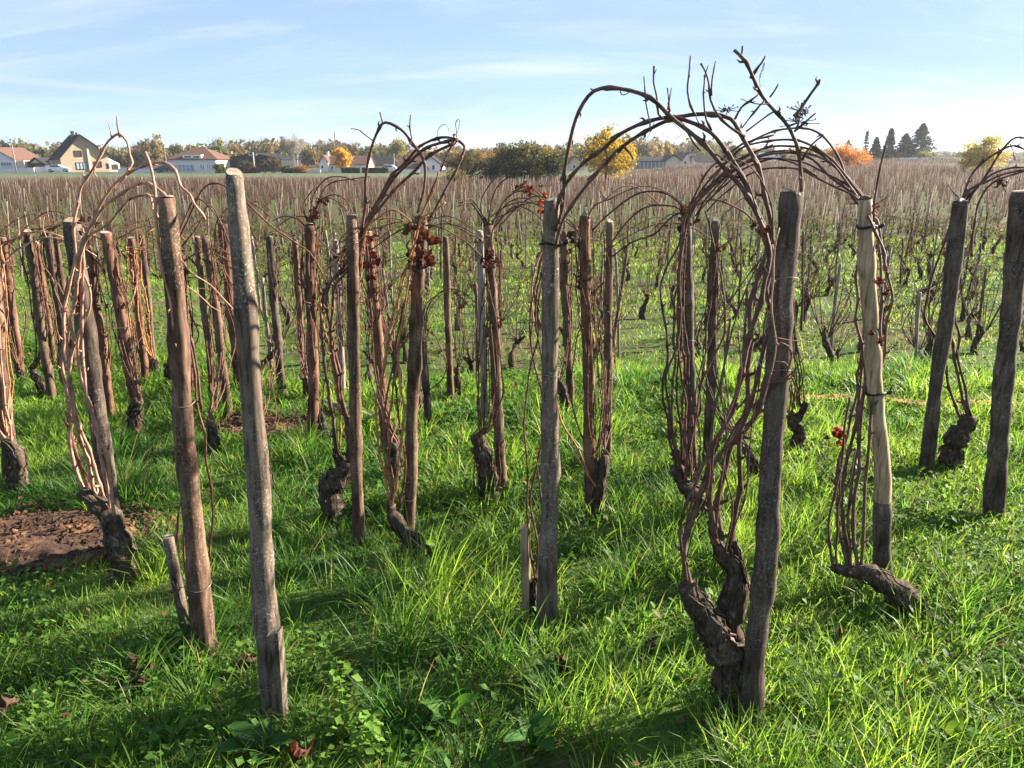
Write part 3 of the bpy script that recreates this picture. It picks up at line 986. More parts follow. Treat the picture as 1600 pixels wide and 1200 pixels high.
class Vine:
    def __init__(self, label, base, h=0.03, group='vines of the upper parcel'):
        b = gp(base[0], base[1], h)
        self.b = b; self.d = b[1]
        self.root = empty('grapevine', tuple(b), label, 'grapevine', group)
        self.org = np.array(self.root.location)
        self.k = int(base[0]) * 7 + 3

    def P(self, pts, d0=0.0, d1=None):
        """photograph polyline -> points, from depth offset d0 to d1"""
        d1 = d0 if d1 is None else d1
        n = len(pts)
        return [at(p[0], p[1], self.d + d0 + (d1 - d0) * i / max(1, n - 1) + (p[2] if len(p) > 2 else 0)) for i, p in enumerate(pts)]

    def trunk(self, pts, w, d0=0, d1=None, name='trunk'):
        self.k += 1
        q = self.P(pts, d0, d1)
        if name == 'trunk':
            q[0] = q[0] - np.array([0, 0, 0.06])
        return trunk_tube(self.root, self.org, q, [x / 2 * pxm(self.d, pts[0][1]) for x in w], self.k, name)

    def cane(self, pts, w0, w1, d0=0, d1=None, mat='cane', twigs=(), buds=True):
        self.k += 1
        q = self.P(pts, d0, d1)
        m = pxm(self.d, pts[0][1])
        o = add_cane(self.root, self.org, q, w0 / 2 * m, w1 / 2 * m, M[mat], self.k, buds)
        dm = d0 + ((d1 if d1 is not None else d0) - d0) * 0.5
        for tw in twigs:
            pts2, a, b = tw[0], tw[1], tw[2]
            dd = tw[3] if len(tw) > 3 else dm
            self.k += 1
            add_cane(self.root, self.org, self.P(pts2, dd), a / 2 * m, b / 2 * m, M[mat], self.k, a > 2, 'twig' if a > 1.6 else 'tendril', o)
        return o

    def leaf(self, px, py, n, spread, kinds=('dry_red', 'dry_brown'), size=1.0, dd=0.0):
        self.k += 1
        leaves(self.root, self.org, at(px, py, self.d + dd), n, spread, kinds, self.k, size)

    def auto(self, head, stk, n=5, mat='cane', arcs=(), arc_n=3, arc_mat=None, spread=0.05, wr=(4.5, 3), tie=0.75, frm=0.35):
        """canes rising from the head (pixel), bound to the stake and arching over from its top"""
        self.k += 1
        rg = np.random.default_rng(self.k)
        hp = at(head[0], head[1], self.d)
        tt, bb = stk['top'], stk['bot']
        for i in range(n + 5):
            off = rg.normal(size=3) * (1 if i < n else .6) * np.array([spread, spread, 0])
            t1 = frm + 0.15 * rg.random()
            lim = lambda t: bb + (tt - bb) * t
            around = rg.random() * 6.28
            rr = stk['r'] * 1.5 + 0.006
            tiep = lim(tie + 0.06 * rg.normal()) + np.array([math.cos(around) * rr, math.sin(around) * rr - 0.01, 0])
            pts = [hp + rg.normal(size=3) * np.array([.012, .012, .004]), hp * .5 + (lim(0.3) + off) * .5, lim(t1) + off * 1.1, (lim((t1 + tie) / 2) + tiep) * .5 + off * .6, tiep]
            endt = 0.86 + 0.14 * rg.random()
            pts.append(lim(endt) + np.array([math.cos(around) * rr, math.sin(around) * rr, 0]))
            if arcs and i < arc_n:
                a = arcs[i % len(arcs)]          # (direction degrees in plan, reach, rise)
                an = R(a[0] + rg.normal() * 9); re = a[1] * (0.75 + 0.45 * rg.random()); ri = a[2] * (0.7 + 0.6 * rg.random())
                dx, dy = math.cos(an), math.sin(an)
                p0 = pts[-1]
                for (f, hgt) in ((.22, .62), (.5, 1.0), (.78, .72), (1.0, .1 + .25 * rg.random())):
                    pts.append(p0 + np.array([dx * re * f, dy * re * f, ri * hgt]))
            m = pxm(self.d, head[1])
            thin = .6 if i >= n else 1.0
            w0 = thin * .8 * wr[0] * (0.8 + .4 * rg.random()); w1 = .72 * wr[1] * (0.7 + .5 * rg.random())
            self.k += 1
            mm = M[mat] if not (arc_mat and i < arc_n) else M[arc_mat]
            o = add_cane(self.root, self.org, pts, w0 / 2 * m, w1 / 2 * m, mm, self.k)
            if i % 3 == 0:
                q_ = pts[int(rg.integers(2, len(pts)))]
                leaves(self.root, self.org, q_, 1, (.006, .006, .01), ('dry_brown', 'dry_red'), self.k, .5)
            # a lateral shoot or two
            for q in range(int(rg.integers(0, 3))):
                j = int(rg.integers(2, len(pts) - 1))
                dr = rg.normal(size=3); dr[2] = abs(dr[2]) * .8 + .3; dr /= np.linalg.norm(dr)
                L = 0.06 + 0.12 * rg.random()
                self.k += 1
                add_cane(self.root, self.org, [pts[j], pts[j] + dr * L * .5 + rg.normal(size=3) * .006, pts[j] + dr * L], w1 / 2 * m * .7, w1 / 2 * m * .4, mm, self.k, False, 'twig', o)


# --- the forked vine by the thickest stake
v = Vine('old forked vine with two thick black arms and the highest arching canes', (1150, 1092))
v.trunk([(1152, 1092), (1143, 1045), (1134, 1000)], (72, 60, 50))
v.trunk([(1136, 1025), (1112, 980), (1090, 945), (1072, 915)], (56, 48, 40, 30), -0.02, -0.05, 'arm')
v.trunk([(1140, 1020), (1140, 965), (1152, 915), (1147, 885), (1128, 862), (1117, 835), (1114, 815)], (60, 50, 44, 40, 32, 22, 14), 0.02, 0.03, 'arm')
v.trunk([(1146, 892), (1150, 866), (1143, 845)], (28, 20, 12), 0.03, 0.03, 'arm')
S = ST['11']['d'] - v.d
c = v.cane([(1073, 925), (1070, 860), (1086, 785), (1112, 712), (1130, 668), (1152, 600), (1172, 520), (1192, 450), (1206, 400), (1190, 350), (1162, 300), (1130, 262), (1096, 222), (1050, 180), (1010, 153), (968, 138), (930, 141), (905, 172), (890, 215), (884, 262), (882, 312), (872, 350)],
           14, 6.5, -0.06, S - 0.04, 'cane_dark', [
    ([(925, 142), (920, 140), (916, 137)], 4, 3, S * .75), ([(969, 140), (971, 149), (978, 148), (984, 143)], 3, 2, S * .7),
    ([(1052, 182), (1067, 197), (1082, 222), (1094, 235)], 5, 4, S * .6), ([(1048, 175), (1046, 160), (1044, 137)], 4, 2, S * .62), ([(1047, 172), (1050, 155), (1053, 137)], 4, 2, S * .62)])
v.cane([(1118, 850), (1113, 800), (1120, 735), (1150, 690), (1185, 640), (1205, 560), (1206, 470), (1204, 400), (1186, 330), (1160, 275), (1135, 236), (1108, 206), (1075, 190), (1050, 184), (1010, 192), (975, 209), (945, 230), (918, 246), (886, 285), (866, 330), (862, 362)],
       13, 6.5, 0.0, S - 0.03, 'cane_dark', [
    ([(1037, 185), (1030, 178), (1027, 150), (1021, 128), (1021, 103)], 5, 3, S * .6), ([(1022, 118), (1026, 109)], 2.5, 2, S * .6),
    ([(1110, 206), (1103, 190), (1103, 165), (1106, 130), (1105, 118)], 4.5, 3, S * .45),
    ([(945, 230), (950, 245), (949, 260), (938, 262)], 3, 2, S * .75), ([(1020, 190), (1012, 212), (1005, 219), (1000, 212)], 1.5, 1, S * .6),
    ([(1045, 186), (1062, 200), (1066, 212), (1050, 218), (1035, 208)], 1.2, .8, S * .6)])
v.cane([(1126, 868), (1126, 785), (1140, 705), (1163, 640), (1172, 560), (1180, 480), (1196, 410), (1204, 350), (1196, 295), (1184, 255), (1162, 214), (1146, 186), (1118, 180), (1085, 181), (1050, 190), (1017, 204), (973, 229), (935, 268), (897, 318), (878, 350), (868, 385)],
       13, 6.5, 0.03, S - 0.05, 'cane_dark', [
    ([(1084, 180), (1076, 165), (1072, 140), (1075, 118), (1081, 85)], 5, 3, S * .5), ([(1146, 186), (1157, 167), (1170, 158), (1185, 148)], 5, 3.5, S * .4),
    ([(1165, 215), (1148, 203), (1135, 192), (1122, 178), (1110, 155), (1107, 130), (1102, 112), (1094, 98)], 6.5, 3, S * .35), ([(1110, 150), (1113, 125), (1120, 97)], 4, 2.5, S * .35),
    ([(1106, 122), (1106, 115), (1109, 103)], 3, 2, S * .35), ([(1015, 204), (1013, 185), (1008, 160), (1007, 120)], 3.5, 2.5, S * .6),
    ([(973, 229), (985, 240), (990, 249)], 5, 4, S * .75), ([(1090, 182), (1094, 192), (1098, 196)], 2, 1.2, S * .5)])
v.cane([(1144, 862), (1152, 790), (1158, 705), (1170, 640), (1190, 560), (1212, 480), (1225, 410), (1247, 345), (1254, 315), (1254, 278), (1247, 235), (1236, 198), (1222, 177), (1204, 158), (1182, 126), (1160, 96), (1145, 78)],
       12, 5.5, 0.04, -0.12, 'cane_dark', [
    ([(1173, 122), (1184, 105), (1190, 98), (1196, 88)], 5, 3, -.1), ([(1153, 91), (1157, 84), (1158, 72)], 4, 3, -.1),
    ([(1230, 183), (1242, 168), (1258, 147), (1267, 136), (1275, 125)], 6, 4, -.08), ([(1201, 152), (1208, 142), (1214, 131)], 3.5, 2.5, -.1),
    ([(1240, 206), (1256, 193), (1266, 184), (1275, 177)], 4, 3, -.06), ([(1241, 200), (1249, 184), (1252, 162)], 2.5, 1.5, -.06),
    ([(1200, 163), (1187, 163), (1174, 160), (1160, 154)], 2.2, 1.4, -.1), ([(1222, 177), (1210, 175), (1190, 188), (1165, 206)], 3.5, 2.5, -.06),
    ([(1192, 157), (1176, 173), (1160, 200)], 3.2, 2.4, -.1), ([(1188, 122), (1190, 112), (1196, 97), (1195, 108), (1188, 118), (1189, 140)], 1.2, .8, -.1),
    ([(1253, 250), (1268, 225), (1285, 211)], 3.5, 3, -.06)])
v.cane([(1068, 910), (1066, 860), (1072, 800), (1098, 730), (1118, 640), (1135, 560), (1142, 500)], 7, 4, -0.08, -0.1, 'cane_dark')
v.cane([(1150, 640), (1175, 615), (1205, 600), (1222, 590), (1232, 560), (1228, 540), (1215, 535)], 5, 3, -0.05, -0.1, 'cane_dark', [([(1205, 600), (1230, 590), (1250, 570), (1262, 555)], 3, 2, -.08)])
v.cane([(1222, 355), (1210, 420), (1207, 470), (1209, 520), (1208, 560), (1202, 595), (1190, 640)], 3.5, 3, -0.10, -0.09, 'cane_pink', [([(1209, 527), (1235, 532), (1270, 535)], 2, 1.2, -.1), ([(1208, 565), (1225, 566), (1231, 575)], 2, 1.4, -.1)])
v.cane([(1120, 720), (1150, 660), (1190, 620), (1215, 600), (1240, 590)], 6, 3, 0.0, -0.1, 'cane_dark')
for i, pts in enumerate(([(1116, 838), (1125, 760), (1138, 690), (1128, 620), (1140, 550), (1160, 470), (1190, 400)], [(1075, 915), (1064, 850), (1082, 770), (1094, 700), (1090, 620), (1108, 540), (1140, 470), (1188, 405)], [(1140, 855), (1165, 770), (1172, 700), (1186, 600), (1196, 520), (1205, 430)],
                          [(1120, 840), (1108, 770), (1116, 700), (1145, 640), (1156, 590), (1150, 520)], [(1130, 862), (1140, 800), (1132, 730), (1150, 680), (1180, 650)], [(1072, 912), (1080, 840), (1100, 790), (1112, 740), (1105, 690)], [(1200, 400), (1186, 360), (1170, 300), (1150, 262), (1120, 240)], [(1206, 380), (1202, 320), (1180, 272), (1150, 250), (1118, 262)])):
    v.cane(pts, 5 - (i % 3), 2.4, .03 * (i % 3) - .05, .02 * (i % 2) - .06, ('cane_dark', 'cane')[i % 2])
v.leaf(1196, 355, 5, (.012, .01, .012), ('dry_brown',), .4)
# dried grape stems hanging in the sky
def grape_stem(v, px, py, dd, seed):
    rg = np.random.default_rng(seed)
    c0 = at(px, py, v.d + dd)
    mb = MB()
    for k in range(22):
        p = c0 + rg.normal(size=3) * np.array([.013, .008, .010])
        mb.tube([c0 + (p - c0) * .2, p], [.0012, .0008], 4)
        mb.tube([p, p + np.array([0, 0, .003])], [.0022, .0012], 5)
    mb.build('grape_stem', M['cane_dark'], v.root, False, v.org)
grape_stem(v, 1136, 172, 0.1, 1)
grape_stem(v, 1256, 176, -0.06, 2)
grape_stem(v, 1249, 191, -0.06, 3)

# --- vine at the pale stake, canes arching left over to the bundle
v = Vine('low vine creeping up to the pale rubber tied stake, fan of arching canes', (1420, 945))
v.trunk([(1448, 985), (1424, 948), (1398, 922), (1368, 901), (1340, 890)], (56, 54, 46, 36, 24), 0.0, 0.0)
v.trunk([(1352, 893), (1322, 892), (1300, 886)], (24, 18, 11), 0.0, -0.01, 'arm')
S = ST['15']['d'] - v.d
D = 'cane_dark'
for pts, w0, w1 in (
    ([(1340, 890), (1335, 820), (1345, 700), (1352, 600), (1362, 480), (1364, 380), (1358, 325), (1330, 285), (1300, 252), (1275, 230), (1240, 219), (1200, 219), (1160, 233), (1130, 257), (1100, 292), (1078, 335)], 8, 5),
    ([(1335, 888), (1318, 830), (1322, 740), (1338, 660), (1348, 580), (1340, 480), (1345, 380), (1352, 318), (1312, 266), (1272, 237), (1222, 229), (1172, 241), (1132, 272), (1095, 312), (1072, 345)], 7, 5),
    ([(1345, 890), (1352, 800), (1356, 690), (1368, 600), (1385, 540), (1392, 470), (1385, 410), (1366, 345), (1332, 310), (1318, 255), (1290, 217), (1262, 201), (1230, 200), (1195, 210), (1160, 230), (1128, 262), (1105, 300)], 7, 4.5),
    ([(1330, 890), (1328, 800), (1340, 700), (1352, 560), (1358, 440), (1352, 330), (1300, 278), (1262, 244), (1205, 240), (1152, 263), (1108, 308), (1080, 350)], 7, 4.5),
    ([(1325, 890), (1308, 800), (1312, 720), (1330, 650), (1345, 560), (1350, 420), (1345, 318), (1290, 270), (1240, 252), (1190, 252), (1132, 288), (1088, 338)], 7, 4),
    ([(1380, 420), (1370, 360), (1340, 312), (1300, 290), (1266, 272), (1228, 262), (1185, 268), (1145, 290), (1105, 330)], 6, 4),
    ([(1376, 540), (1378, 440), (1362, 345), (1318, 275), (1280, 247), (1230, 236), (1185, 245), (1148, 268), (1118, 300)], 6, 4)):
    v.cane(pts, w0, w1, 0.0, S, D)
v.cane([(1368, 345), (1367, 318), (1372, 275), (1377, 250), (1383, 230)], 5, 3.5, 0, 0, D, [([(1368, 320), (1380, 312), (1394, 304)], 2, 1.2, 0)])
v.cane([(1301, 892), (1295, 820), (1305, 765), (1314, 720), (1318, 660), (1330, 620)], 6, 4, -.02, 0, D, [([(1300, 700), (1280, 698)], 1.8, 1.2, 0)])
v.cane([(1306, 892), (1310, 790), (1328, 745), (1336, 700)], 5, 3, -.02, 0, D)
v.cane([(1330, 894), (1322, 825), (1315, 780), (1318, 700)], 5, 3, .02, 0.04, D)
v.leaf(1312, 680, 7, (.016, .01, .022), ('dry_red', 'leaf_orange'), .8)
v.leaf(1371, 322, 4, (.006, .006, .012), ('leaf_orange',), .5)
v.leaf(1375, 435, 5, (.01, .01, .02), ('dry_red',), .5)
v.leaf(1372, 515, 5, (.01, .01, .016), ('dry_red',), .5)

# --- the cane bundle vine (behind the forked one)
v = Vine('vine with a dense upright bundle of canes bound at a shaggy neck', (1110, 815))
v.trunk([(1112, 818), (1095, 785), (1068, 755), (1056, 730)], (34, 30, 26, 22))
for i, pts in enumerate((
    [(1058, 735), (1045, 640), (1042, 590), (1058, 520), (1062, 430), (1068, 350), (1080, 325), (1100, 300), (1130, 270), (1165, 245), (1205, 228)],
    [(1060, 735), (1052, 650), (1054, 560), (1056, 470), (1066, 380), (1072, 330), (1110, 290), (1150, 262), (1190, 243), (1230, 238)],
    [(1066, 745), (1062, 640), (1062, 540), (1066, 430), (1074, 345), (1120, 285), (1160, 258), (1200, 248), (1240, 255), (1275, 275)],
    [(1075, 750), (1072, 640), (1062, 540), (1064, 440), (1070, 350), (1090, 300), (1110, 262), (1140, 238), (1170, 222), (1210, 210)],
    [(1060, 740), (1036, 610), (1045, 540), (1032, 480), (1040, 430), (1062, 370), (1070, 330), (1045, 303), (1012, 299), (985, 310), (955, 335), (925, 360)],
    [(1068, 745), (1068, 600), (1060, 500), (1062, 400), (1066, 335), (1035, 321), (1003, 328), (978, 348), (955, 378)],
    [(1075, 745), (1076, 600), (1068, 480), (1070, 370), (1060, 335), (1025, 362), (985, 378), (955, 400)],
    [(1080, 750), (1080, 640), (1064, 540), (1066, 430), (1075, 340), (1095, 318), (1125, 312), (1160, 330), (1185, 352)],
    [(1085, 760), (1090, 660), (1100, 560), (1110, 470), (1118, 400), (1108, 350), (1100, 330)],
    [(1070, 750), (1085, 660), (1095, 600), (1125, 540), (1132, 480), (1120, 420)])):
    v.cane(pts, 6 if i < 5 else 5, 3.2, 0.02 * (i % 3) - .03, 0.02 * (i % 4) - 0.2 * (i < 4), 'cane' if i % 2 else 'cane_mid')
v.leaf(1072, 345, 14, (.018, .02, .035), ('dry_brown',), .6)
v.leaf(1128, 395, 4, (.012, .01, .016), ('dry_red', 'dry_brown'), .6)

# --- leftmost near vine with pink canes
v = Vine('near left vine in dug soil with pinkish sunlit canes arching to the right', (188, 898))
v.trunk([(192, 900), (186, 845), (170, 805), (140, 778), (126, 766)], (46, 42, 38, 30, 20))
A = 'cane_pink'
S = ST['A']['d'] - v.d
v.cane([(128, 768), (112, 690), (104, 600), (100, 520), (108, 450), (118, 400), (117, 340), (124, 300), (140, 278), (150, 262), (164, 228), (174, 214), (185, 207), (199, 220), (205, 240), (210, 252), (203, 262), (199, 268)], 7.5, 4, 0, -0.1, A,
       [([(185, 207), (183, 195), (183, 181)], 3, 2, -.08), ([(173, 214), (171, 200), (168, 189)], 2.4, 1.2, -.08), ([(150, 262), (149, 270), (153, 276)], 3, 2, -.06)])
v.cane([(172, 800), (160, 720), (142, 640), (130, 560), (128, 470), (128, 390), (148, 340), (172, 300), (195, 275), (228, 258), (254, 253), (268, 265), (280, 291), (296, 304), (302, 320), (320, 345)], 7.5, 4, 0.0, S, A,
       [([(196, 274), (190, 280), (185, 290), (178, 300)], 2.5, 1.5, S * .6)])
v.cane([(150, 785), (130, 700), (112, 620), (108, 540), (116, 460), (128, 385), (158, 330), (190, 300), (216, 287), (232, 287), (250, 298), (262, 312)], 7.5, 5, 0.02, S, A, [([(216, 287), (220, 280), (222, 276)], 3, 2, S * .7)])
v.cane([(165, 795), (146, 720), (120, 640), (106, 560), (112, 480), (130, 390), (160, 355), (190, 325), (206, 309), (228, 305), (240, 316), (246, 350)], 7, 4, 0.03, S, A)
v.cane([(178, 805), (170, 740), (158, 690), (142, 640), (128, 600), (122, 540), (140, 470), (128, 420)], 7, 4, -0.03, -0.03, A)
v.cane([(135, 772), (118, 700), (102, 610), (98, 500), (108, 430)], 9, 6, 0.02, 0.02, 'cane')
v.cane([(226, 237), (233, 265), (240, 300), (240, 340), (246, 400), (262, 470), (275, 560)], 5, 4, S, S - .03, 'cane_pink')
v.leaf(132, 338, 6, (.012, .012, .012), ('dry_brown',), .5)
v.leaf(120, 470, 6, (.015, .015, .03), ('dry_brown',), .4)

# --- vine of the stout reddish stake
v = Vine('thin stemmed vine twined at the foot of the stout reddish stake', (292, 990))
v.trunk([(290, 992), (300, 978), (318, 962)], (22, 20, 14))
for pts, w0, w1, m in (
    ([(296, 975), (278, 930), (272, 880), (280, 820), (288, 740), (290, 650)], 6, 4, 'cane_dark'),
    ([(300, 975), (300, 920), (288, 870), (286, 800), (284, 700), (276, 600), (268, 500), (262, 420)], 6, 4, 'cane'),
    ([(330, 870), (332, 820), (326, 760), (322, 700), (310, 640), (300, 560), (290, 470), (278, 390), (262, 330)], 5, 3.5, 'cane'),
    ([(318, 640), (300, 540), (280, 440), (276, 390), (300, 330), (318, 297), (336, 287), (352, 291), (368, 306)], 5, 3.5, 'cane_dark'),
    ([(280, 400), (300, 425), (330, 445), (350, 468), (368, 490)], 4, 2.5, 'cane_pink'),
    ([(282, 385), (310, 350), (328, 320), (342, 345), (352, 380)], 3.5, 2.5, 'cane_dark'),
    ([(283, 440), (310, 460), (330, 480), (345, 487)], 2.5, 1.6, 'cane_pink'),
    ([(272, 380), (290, 340), (310, 310), (340, 340), (366, 400)], 3.5, 2.4, 'cane_dark'),
    ([(388, 318), (420, 352), (458, 376), (485, 396), (500, 420), (506, 432)], 4, 2.5, 'cane')):
    v.cane(pts, w0, w1, 0.0, 0.06, m)

# --- middle vines
v = Vine('twisted black stump with cut end left of the straight red brown stake', (530, 808))
v.trunk([(534, 812), (518, 785), (515, 760), (532, 742), (545, 722)], (34, 34, 36, 34, 24))
v.trunk([(540, 735), (528, 715), (524, 700)], (18, 14, 9), 0, 0, 'arm')
S = ST['5']['d'] - v.d
for pts, w0, w1, m, d1 in (
    ([(545, 728), (540, 640), (528, 560), (512, 480), (518, 440), (540, 412), (562, 385), (566, 350), (572, 295), (577, 245), (584, 210), (597, 192), (625, 201), (649, 223), (664, 250), (664, 288), (656, 335)], 8, 4.5, 'cane_dark', S),
    ([(528, 705), (518, 640), (508, 560), (503, 500), (515, 445), (548, 410), (570, 355), (590, 312), (612, 275), (638, 246), (665, 224), (690, 214), (712, 216), (725, 225), (727, 236), (713, 264), (697, 290), (683, 315), (668, 345)], 8, 4.5, 'cane_dark', S),
    ([(548, 725), (538, 650), (524, 580), (516, 510), (526, 450), (556, 405), (574, 350), (604, 312), (640, 270), (672, 242), (705, 222), (712, 218)], 8, 5, 'cane', S),
    ([(548, 720), (550, 640), (556, 560), (560, 460), (572, 355), (598, 305), (634, 258), (668, 231), (706, 219)], 7, 5, 'cane_dark', S),
    ([(532, 700), (524, 600), (510, 530), (500, 470), (510, 420), (560, 380), (575, 352), (594, 335), (613, 327), (634, 337), (652, 352)], 4.5, 2.5, 'cane_orange', S),
    ([(550, 700), (556, 600), (562, 480), (575, 358), (596, 342), (620, 340), (640, 350), (655, 362)], 4, 2.2, 'cane_orange', S)):
    v.cane(pts, w0, w1, 0, d1, m)
v.cane([(597, 192), (595, 183), (593, 175)], 3.5, 3, S * .6)
v.cane([(645, 218), (641, 200), (642, 180)], 3, 2.4, S * .8)
v.cane([(584, 220), (572, 210), (562, 203), (548, 201)], 3, 1.6, S * .6, S * .5)
v.cane([(712, 216), (712, 205), (711, 195), (716, 188), (718, 195), (714, 210)], 2, 1, S, S)
v.cane([(683, 214), (683, 205), (690, 195), (698, 198), (700, 210)], 1.4, .9, S, S)
v.leaf(712, 217, 6, (.008, .008, .01), ('dry_brown',), .35, S)
v.leaf(572, 385, 8, (.02, .015, .03), ('dry_red',), .8, 0.08)
v.leaf(535, 400, 5, (.02, .02, .015), ('dry_brown',), .6)

v = Vine('bent low stump at the leaning smooth stake with red leaves above', (660, 862))
v.trunk([(662, 864), (650, 850), (628, 828), (612, 800), (611, 788)], (36, 32, 26, 22, 16))
for i, pts in enumerate((
    [(612, 795), (612, 740), (600, 680), (604, 620), (622, 540), (640, 450), (650, 370), (672, 300), (690, 262), (700, 240), (712, 222)],
    [(614, 795), (606, 720), (608, 640), (624, 560), (636, 480), (648, 380), (662, 330), (676, 298), (688, 268)],
    [(612, 790), (624, 720), (630, 640), (624, 560), (630, 480), (644, 400), (656, 345), (678, 330), (694, 316)],
    [(622, 800), (634, 720), (622, 650), (616, 560), (626, 500), (650, 390)],
    [(610, 790), (592, 700), (588, 620), (606, 540), (620, 470), (642, 390)],
    [(615, 790), (600, 690), (596, 600), (612, 520), (630, 440), (648, 360)])):
    v.cane(pts, 5.5, 3, 0.03 * (i % 2), -0.02 * (i % 3), ('cane', 'cane_orange', 'cane_orange')[i % 3])
v.leaf(655, 365, 22, (.018, .02, .045), ('dry_red', 'dry_red', 'dry_brown'), .75)
v.leaf(645, 395, 8, (.012, .015, .05), ('dry_brown',), .6)

v = Vine('thick vine wound with red leaves, base hidden behind straight and leaning stakes', (612, 745))
v.trunk([(614, 748), (618, 712), (616, 690)], (26, 24, 18))
v.auto((616, 692), ST['6'], 6, 'cane', [(20, .35, .08)], 2, None, .05, (4.5, 3))
v.leaf(600, 545, 4, (.02, .02, .03), ('dry_brown',), .6)
v.leaf(580, 410, 10, (.016, .02, .05), ('dry_red', 'dry_brown'), .7)

v = Vine('vine under the drooping crown of dry leaves by the small dug patch', (502, 675))
v.trunk([(506, 680), (500, 655), (494, 640)], (24, 20, 14))
v.auto((494, 642), ST['7'], 5, 'cane', (), 0, None, .05, (4, 3))
for pts in ([(487, 350), (490, 330), (503, 313), (522, 305), (540, 313), (553, 337)], [(488, 348), (494, 322), (512, 308), (536, 322), (548, 342)], [(486, 350), (496, 318), (506, 295), (524, 284), (552, 280), (578, 277)],
            [(484, 352), (486, 320), (494, 300), (510, 280), (530, 277), (560, 284)], [(482, 356), (462, 340), (442, 337), (425, 345)], [(486, 352), (474, 320), (486, 297), (500, 292)], [(488, 362), (510, 385), (522, 395), (530, 405)], [(488, 345), (476, 338), (450, 342), (432, 355)]):
    v.cane(pts, 3.6, 2, 0, 0, 'cane_dark')
v.leaf(489, 338, 16, (.018, .02, .04), ('dry_brown', 'dry_red'), .7)
v.leaf(503, 314, 8, (.02, .01, .01), ('dry_brown',), .6)
v.leaf(487, 385, 8, (.012, .012, .03), ('dry_red',), .5)

v = Vine('slim black stump seen right behind the tall grey stake', (418, 765))
v.trunk([(420, 768), (412, 735), (404, 705), (408, 680)], (26, 24, 22, 15))
v.auto((406, 682), ST['8'], 2, 'cane', (), 0, None, .03, (3, 2), frm=.2)
v.cane([(405, 690), (425, 670), (432, 640), (424, 600), (415, 560)], 2.6, 1.6, 0, .1, 'cane')

v = Vine('short knob headed stump just right of the slim lone stake', (716, 612))
v.trunk([(717, 616), (715, 595), (714, 575)], (12, 11, 9))
for k in range(6):
    v.cane([(714, 578), (712 + k * 2.2, 550), (706 + k * 4, 500 - k * 6), (708 + k * 4, 450 - 10 * k)], 2, 1.2, 0, 0.02, 'cane_mid', (), False)

v = Vine('shaggy dark vine tangled in old shoots at the central brown stake', (766, 775))
v.trunk([(768, 778), (760, 735), (752, 705), (746, 680)], (36, 32, 30, 24))
v.auto((748, 682), ST['10'], 8, 'cane', [(180, .3, .08), (170, .45, .12), (15, .4, .1)], 6, 'cane_dark', .06, (4, 2.6))
for pts in ([(765, 350), (768, 315), (778, 290), (800, 272), (820, 268)], [(758, 352), (752, 320), (763, 290), (780, 270)], [(770, 352), (790, 310), (816, 297), (838, 305), (852, 322)], [(768, 348), (795, 315), (825, 310), (850, 330)], [(760, 352), (735, 318), (715, 322)], [(762, 352), (742, 312), (718, 318)], [(800, 300), (822, 292), (840, 300), (856, 318)], [(770, 355), (800, 325), (830, 330), (852, 348)]):
    v.cane(pts, 3.2, 2, 0, -.1, 'cane_dark')
for k in range(9):
    a = 742 + k * 5
    v.cane([(a, 775 - (k * 7) % 20), (a - 4 + (k * 5) % 9, 735), (a + 3 - (k * 3) % 7, 700)], 4, 2.5, -0.02, -0.02, 'cane_dark', (), False)
v.leaf(766, 400, 12, (.012, .015, .05), ('dry_red', 'dry_brown'), .6)
v.leaf(755, 375, 5, (.012, .015, .03), ('dry_brown',), .5)
v.leaf(826, 297, 4, (.016, .01, .008), ('leaf_orange', 'dry_red'), .5, -.1)
v.leaf(815, 292, 6, (.03, .01, .012), ('dry_brown',), .5, -.1)

v = Vine('wiry thin shoots rising left of the rubber tied grey stake', (838, 950))
v.trunk([(840, 952), (832, 925), (836, 905)], (16, 14, 9))
for pts, m in (([(836, 908), (828, 860), (822, 800), (826, 740), (822, 660), (828, 580), (840, 500), (848, 430), (856, 375)], 'cane'), ([(838, 908), (838, 850), (828, 790), (836, 730), (845, 680), (848, 620), (832, 560), (828, 500), (842, 430), (856, 372)], 'cane'),
            ([(842, 905), (848, 860), (846, 790), (840, 720)], 'cane_dark'), ([(856, 372), (836, 430), (832, 500), (836, 560), (848, 600), (870, 640), (890, 690), (910, 730), (930, 760)], 'cane_pink'), ([(858, 372), (848, 420), (850, 480), (856, 520), (852, 570)], 'cane_pink'),
            ([(860, 375), (842, 440), (840, 520), (846, 590)], 'cane'), ([(850, 590), (866, 620), (880, 660), (905, 700), (920, 745)], 'cane_orange')):
    v.cane(pts, 5, 3, 0, -0.03, m)
v.leaf(848, 318, 5, (.006, .008, .014), ('leaf_orange',), .5, .02)
v.leaf(860, 372, 5, (.012, .012, .01), ('dry_brown',), .5)

v = Vine('black forked stump leaning on the dark red brown stake', (938, 803))
v.trunk([(936, 808), (934, 770), (942, 735), (945, 712)], (26, 26, 24, 16))
v.trunk([(936, 760), (930, 735), (928, 712)], (20, 16, 10), 0, 0, 'arm')
v.auto((930, 715), ST['12'], 6, 'cane', [(150, .4, .12), (30, .4, .1)], 4, None, .045, (4.2, 2.8))
v.auto((945, 715), ST['13'], 3, 'cane', [(20, .5, .14)], 2, None, .03, (3.6, 2.6))
v.leaf(900, 370, 12, (.02, .02, .03), ('dry_brown', 'dry_red'), .65)
v.leaf(912, 420, 8, (.012, .015, .04), ('dry_brown',), .5)

